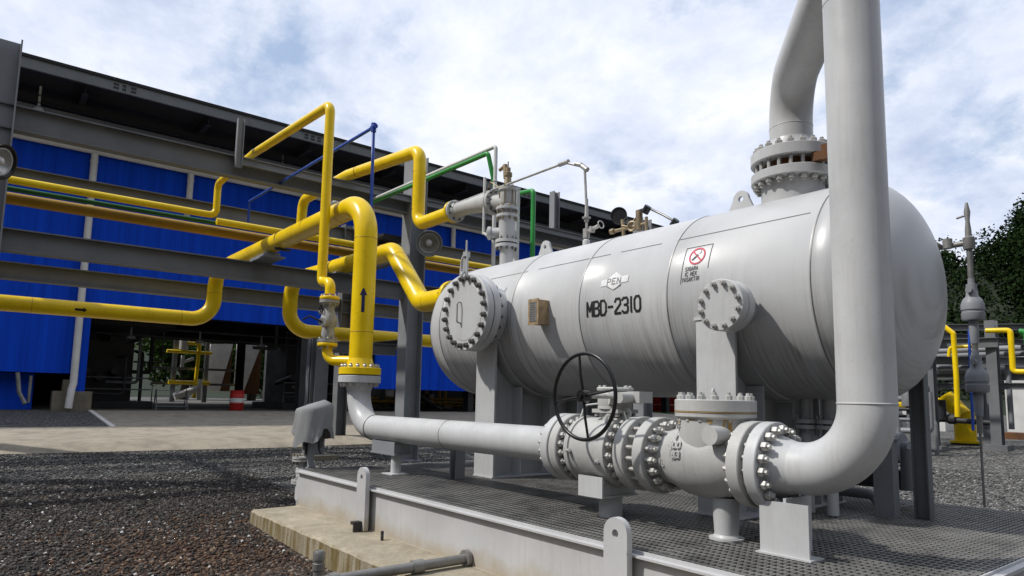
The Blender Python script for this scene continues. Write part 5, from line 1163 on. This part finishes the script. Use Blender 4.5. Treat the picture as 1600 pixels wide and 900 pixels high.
mb = MB(); mb.lathe((-6.55, 20.5, .62), (0, 0, 1), [(0, .34), (.17, .34)], 20); mb.tube([(-8.2, 19.6, 1.45), (-6.7, 19.6, 1.4), (-5.6, 19.6, 1.35)], .07, 10); mb.lathe((-7.2, 19.6, 1.42), (1, 0, 0), [(0, .13), (.25, .13), (.5, .06), (.6, .13), (.75, .13)], 14); mb.cyl((-6.8, 19.6, 1.4), (-6.8, 19.6, 1.9), .14); obj('dark_valve', mb, 'dark', yt, 40)
# small clutter on the rack: stubby dark vessels
for i, (x, y, z, s_) in enumerate(((-7.6, 18.2, 2.35, .2), (-7.0, 18.2, 2.0, .16), (-8.0, 18.9, 1.9, .15), (-6.9, 19.0, 2.7, .14))):
    mb = MB(); mb.lathe((x, y, z-.6), (0, 0, 1), [(0, s_*.4), (.3, s_*.4), (.32, s_), (.7, s_), (.8, s_*.5), (1.1, s_*.5), (1.12, s_*.8), (1.2, s_*.8)], 14); mb.cyl((x-.3, y, z-.1), (x+.3, y, z-.1), s_*.5, seg=10); mb.cyl((x, y, gz(x, y)-.02), (x, y, z-.59), s_*.3, seg=8)
    tag(obj('valve_block', mb, 'steel', None, 40), ('largest dark valve block', 'second dark valve block', 'leftmost small valve block', 'highest small valve block')[i]+' among the far rack pipes right of the tank', 'valve', 'valve blocks on the far rack')
rm = thing('rear_manifold', 'tangle of grey pipes and small valves standing behind the right tank end', 'pipe', (-7.5, 15.5, .5))
rr_ = random.Random(5)
for k in range(9):
    y = 14.5+.45*k; z = gz(-7, y)+.35+.22*(k % 5); xa = -11.2+.5*rr_.random(); xb = -7.3+.9*rr_.random()+.05*k
    mb = MB(); mb.tube(fil([(xa, y, z), (xb, y, z), (xb, y, gz(xb, y)-.05 if k % 2 else z+.9)], .12, 5), .045+.03*rr_.random(), 10); obj('pipe', mb, ('steel_lt', 'steel', 'dark')[k % 3], rm, 50)
for k in range(8):
    x, y = -10.6+.45*k, 14.8+.3*(k % 3); z0 = gz(x, y); q = .07+.03*(k % 3)
    mb = MB(); mb.lathe((x, y, z0-.03), (0, 0, 1), [(0, q*.7), (.35, q*.7), (.36, q*1.7), (.41, q*1.7), (.42, q), (.55, q*1.4), (.7, q*1.4), (.8, q), (.81, q*1.7), (.86, q*1.7), (.87, q*.6), (1.15+.1*k % .5, q*.5), (1.3, q*.5)], 14); mb.torus((x, y-.1, z0+.62), (0, 1, 0), .11, .012, 18, 6); mb.cyl((x, y, z0+.62), (x, y-.1, z0+.62), .02); obj('valve', mb, ('steel', 'dark', 'steel_lt')[k % 3], rm, 40)
for k in range(3):
    mb = MB(); mb.beam((-10.8+1.7*k, 16.6, .3), (-10.8+1.7*k, 16.6, 2.5-.2*k), .14, .14, upv=(0, 1, 0)); obj('post', mb, 'steel', rm, 0)
for z in (1.7, 2.3):
    mb = MB(); mb.beam((-11.2, 16.6, z), (-7.2, 16.6, z), .14, .1); obj('rail', mb, 'steel', rm, 0)
for k in range(6):
    y = 19.9+.5*k; z = 2.75+.18*(k % 4); mb = MB(); mb.tube(fil([(-9.2, y, z), (-5.9+.4*k, y, z), (-5.9+.4*k, y, 1.2)], .1, 5), .05+.012*k, 10); obj('pipe', mb, ('steel', 'steel_lt')[k % 2], rm, 50)
wt = thing('white_shed', 'white flat-walled shed at the right edge behind the far rack', 'building', (-5.5, 34, .75))
mb = MB(); mb.bb((-9.05, 33, .7), (-1.0, 38, 4.35)); obj('wall', mb, 'white', wt, 0)
mb = MB(); mb.bb((-9.15, 32.85, 4.351), (-.9, 38.1, 4.5)); mb.bb((-9.08, 32.95, 3.3), (-1, 32.99, 3.36)); obj('roof', mb, 'steel', wt, 0)
for i, (x0, x1_, y, z1, m_, lb) in enumerate(((-15.5, -12.6, 30, 2.2, 'white', 'low white cabin seen under the right end of the tank'), (-12.2, -10.6, 31, 1.9, 'white', 'small white hut left of the far yellow header'))):
    t_ = thing('site_cabin', lb, 'cabin', ((x0+x1_)/2, y, .75)); mb = MB(); mb.bb((x0, y, .7), (x1_, y+2, z1)); obj('wall', mb, m_, t_, 0)
    mb = MB(); mb.bb((x0-.05, y-.05, z1+.001), (x1_+.05, y+2.05, z1+.1)); mb.bb((x0+.3, y-.02, 1.35), (x1_-.3, y-.005, 1.6)); obj('roof', mb, 'dark', t_, 0)
# red container beyond a white post fence, seen under the tank
rc = thing('red_container', 'red shipping container beyond a pale fence, seen under the tank', 'container', (-31, 41, .95)); mb = MB(); mb.bb((-36, 41, .96), (-28, 43.5, 3.4))
for k in range(40): mb.bb((-36+.2*k, 40.96, 1.05), (-35.9+.2*k, 41, 3.3))
obj('body', mb, 'red', rc, 0)
fc = thing('pale_fence', 'pale railing fence on grass in front of the red container', 'fence', (-31, 38.5, .9)); mb = MB()
for k in range(9): mb.bb((-36+1.3*k, 38.5, .85), (-35.92+1.3*k, 38.58, 2.25))
obj('post', mb, 'white', fc, 0); mb = MB(); mb.bb((-36, 38.53, 2.1), (-25, 38.56, 2.15)); mb.bb((-36, 38.53, 1.5), (-25, 38.56, 1.54)); obj('rail', mb, 'white', fc, 0)
mb = MB(); mb.bb((-46, 36.5, .7), (-20, 60, .975)); tag(obj('grass_verge', mb, 'grass', None, 0), 'green grass verge beyond the yard', None, None, 'structure')
mb = MB(); mb.bb((-7.4, 26, .6), (-1, 27, .95)); tag(obj('soil_bank', mb, 'rust', None, 0), 'low reddish soil bank below the white shed', None, None, 'structure')

# ------------------------------------------------------------------ wooded hill
def hill_h(x, y):
    # ridge beyond the yard, highest toward the far right of the view
    az = math.degrees(math.atan2(x, y)); d = math.hypot(x, y)
    h = 14+27*max(0, min(1, (az+52)/40))*1.0
    h += 10*max(0, min(1, (az+7)/14))
    if az > 45: return (-1+26*max(0, min(1, (d-95)/110)))*(1+.1*math.sin(az*.3))
    if az < -50: h = 14+12*max(0, min(1, (-50-az)/30))
    t = max(0, min(1, (d-95)/110)); t = t*t*(3-2*t)
    return -1+h*t*(1+.10*math.sin(az*.9+1)+.06*math.sin(az*2.3)+.04*math.sin(az*5.1+d*.03))
mb = MB(); na, nr_ = 90, 14
for i in range(na+1):
    az = R(-115+360*i/na)  # full circle; unseen part behind the camera added to cut horizon light
    for j in range(nr_+1):
        d = 90+200*j/nr_; x, y = d*math.sin(az), d*math.cos(az); mb.v.append((x, y, hill_h(x, y)))
for i in range(na):
    for j in range(nr_): a = i*(nr_+1)+j; mb.f.append((a, a+1, a+nr_+2, a+nr_+1))
tag(obj('hill', mb, 'hill', None, 60), 'wooded hill behind the plant, with an added unseen ring behind the camera', None, None, 'structure')
def leafmesh(name, centers, radii, per, size, mat, tint=None, flatz=.8):
    """clouds of small leaf faces around crown centres"""
    n = len(centers); C_ = np.repeat(np.array(centers), per, 0); Rr = np.repeat(np.array(radii), per, 0)
    d = rng.normal(size=(n*per, 3)); d /= np.linalg.norm(d, axis=1)[:, None]
    rad = rng.uniform(.55, 1.05, n*per)**.6; bump = 1+.25*np.sin(d[:, 0]*5+C_[:, 0])*np.cos(d[:, 1]*4+C_[:, 1])
    P_ = C_+d*(rad*bump*Rr)[:, None]*np.array([1, 1, flatz]); S = size*rng.uniform(.6, 1.4, n*per)
    a = rng.normal(size=(n*per, 3)); a /= np.linalg.norm(a, axis=1)[:, None]; b2 = np.cross(a, rng.normal(size=(n*per, 3))); b2 /= np.linalg.norm(b2, axis=1)[:, None]
    q = np.stack([P_+a*S[:, None], P_+b2*S[:, None]*.7, P_-a*S[:, None]*.9, P_-b2*S[:, None]*.6], 1).reshape(-1, 3)
    me = bpy.data.meshes.new(name); N_ = n*per; me.vertices.add(4*N_); me.vertices.foreach_set('co', q.ravel()); me.loops.add(4*N_); me.polygons.add(N_)
    me.loops.foreach_set('vertex_index', np.arange(4*N_, dtype=np.int32)); me.polygons.foreach_set('loop_start', np.arange(0, 4*N_, 4, dtype=np.int32)); me.polygons.foreach_set('loop_total', np.full(N_, 4, dtype=np.int32))
    me.update(); at_ = me.attributes.new('tint', 'FLOAT', 'POINT'); t = np.clip(np.repeat(rng.uniform(0, 1, n), per)*.6+rng.uniform(0, .4, N_), 0, 1); at_.data.foreach_set('value', np.repeat(t, 4).astype(np.float32)); me.materials.append(M[mat]); return me
cen = []; radii = []
for k in range(3200):
    az = R(random.uniform(-14, 12)) if k % 5 < 3 else R(random.uniform(-75, -14)); d = random.uniform(115, 245)
    x, y = d*math.sin(az), d*math.cos(az); r_ = random.uniform(2.6, 5.2); cen.append((x, y, hill_h(x, y)+r_*.7)); radii.append(r_)
me = leafmesh('forest', cen, radii, 170, .36, 'leaf'); o = bpy.data.objects.new('forest', me); col.objects.link(o); tag(o, 'dark green forest covering the hill', 'forest', None, 'stuff')
def tree(x, y, h, r_, label, mat='leaf', n=12, leaf=.28, per=700, group='trees at the foot of the hill'):
    z0 = gz(x, y)-.1 if abs(x) < 80 and y < 90 else hill_h(x, y)
    t_ = thing('tree', label, 'tree', (x, y, z0), group); mb = MB()
    mb.tube([(x, y, z0), (x+.2, y, z0+h*.3), (x, y+.2, z0+h*.6), (x-.1, y, z0+h*.85)], [r_*.12, r_*.09, r_*.06, r_*.02], 10)
    cs = []; rs = []
    for k in range(n):
        a = 2*PI*k/n+random.uniform(-.3, .3); q = random.uniform(.25, .75)*r_; zc = z0+h*random.uniform(.45, .92); c = (x+q*math.cos(a), y+q*math.sin(a), zc); cs.append(c); rs.append(r_*random.uniform(.30, .5))
        mb.tube([(x, y, z0+h*random.uniform(.3, .5)), ((x+c[0])/2, (y+c[1])/2, zc-.15*h), c], [r_*.05, r_*.03, r_*.01], 6)
    obj('trunk', mb, 'bark', t_); me = leafmesh('crown', [(c[0]-x, c[1]-y, c[2]-z0) for c in cs], rs, per, leaf, mat); c_ = bpy.data.objects.new('crown', me); col.objects.link(c_); c_.parent = t_; return t_
tree(11.0, 118, 33, 10, 'tall dark tree rising at the right edge of the picture', n=30, leaf=.26, per=3000)
tree(-6, 112, 16, 10, 'broad dark tree left of the tallest one on the right', n=24, leaf=.24, per=2600)
for i, (x, y, h, r_) in enumerate(((-82, 19, 10, 5), (-84, 27, 11, 5.5), (-80, 36, 9, 5))):
    tree(x, y, h, r_, ('left', 'middle', 'right')[i]+' one of three light green trees seen through the open hall', 'leaf_lt', 12, .3, 500)
for o in scene.objects:
    if '_b' in o: del o['_b']
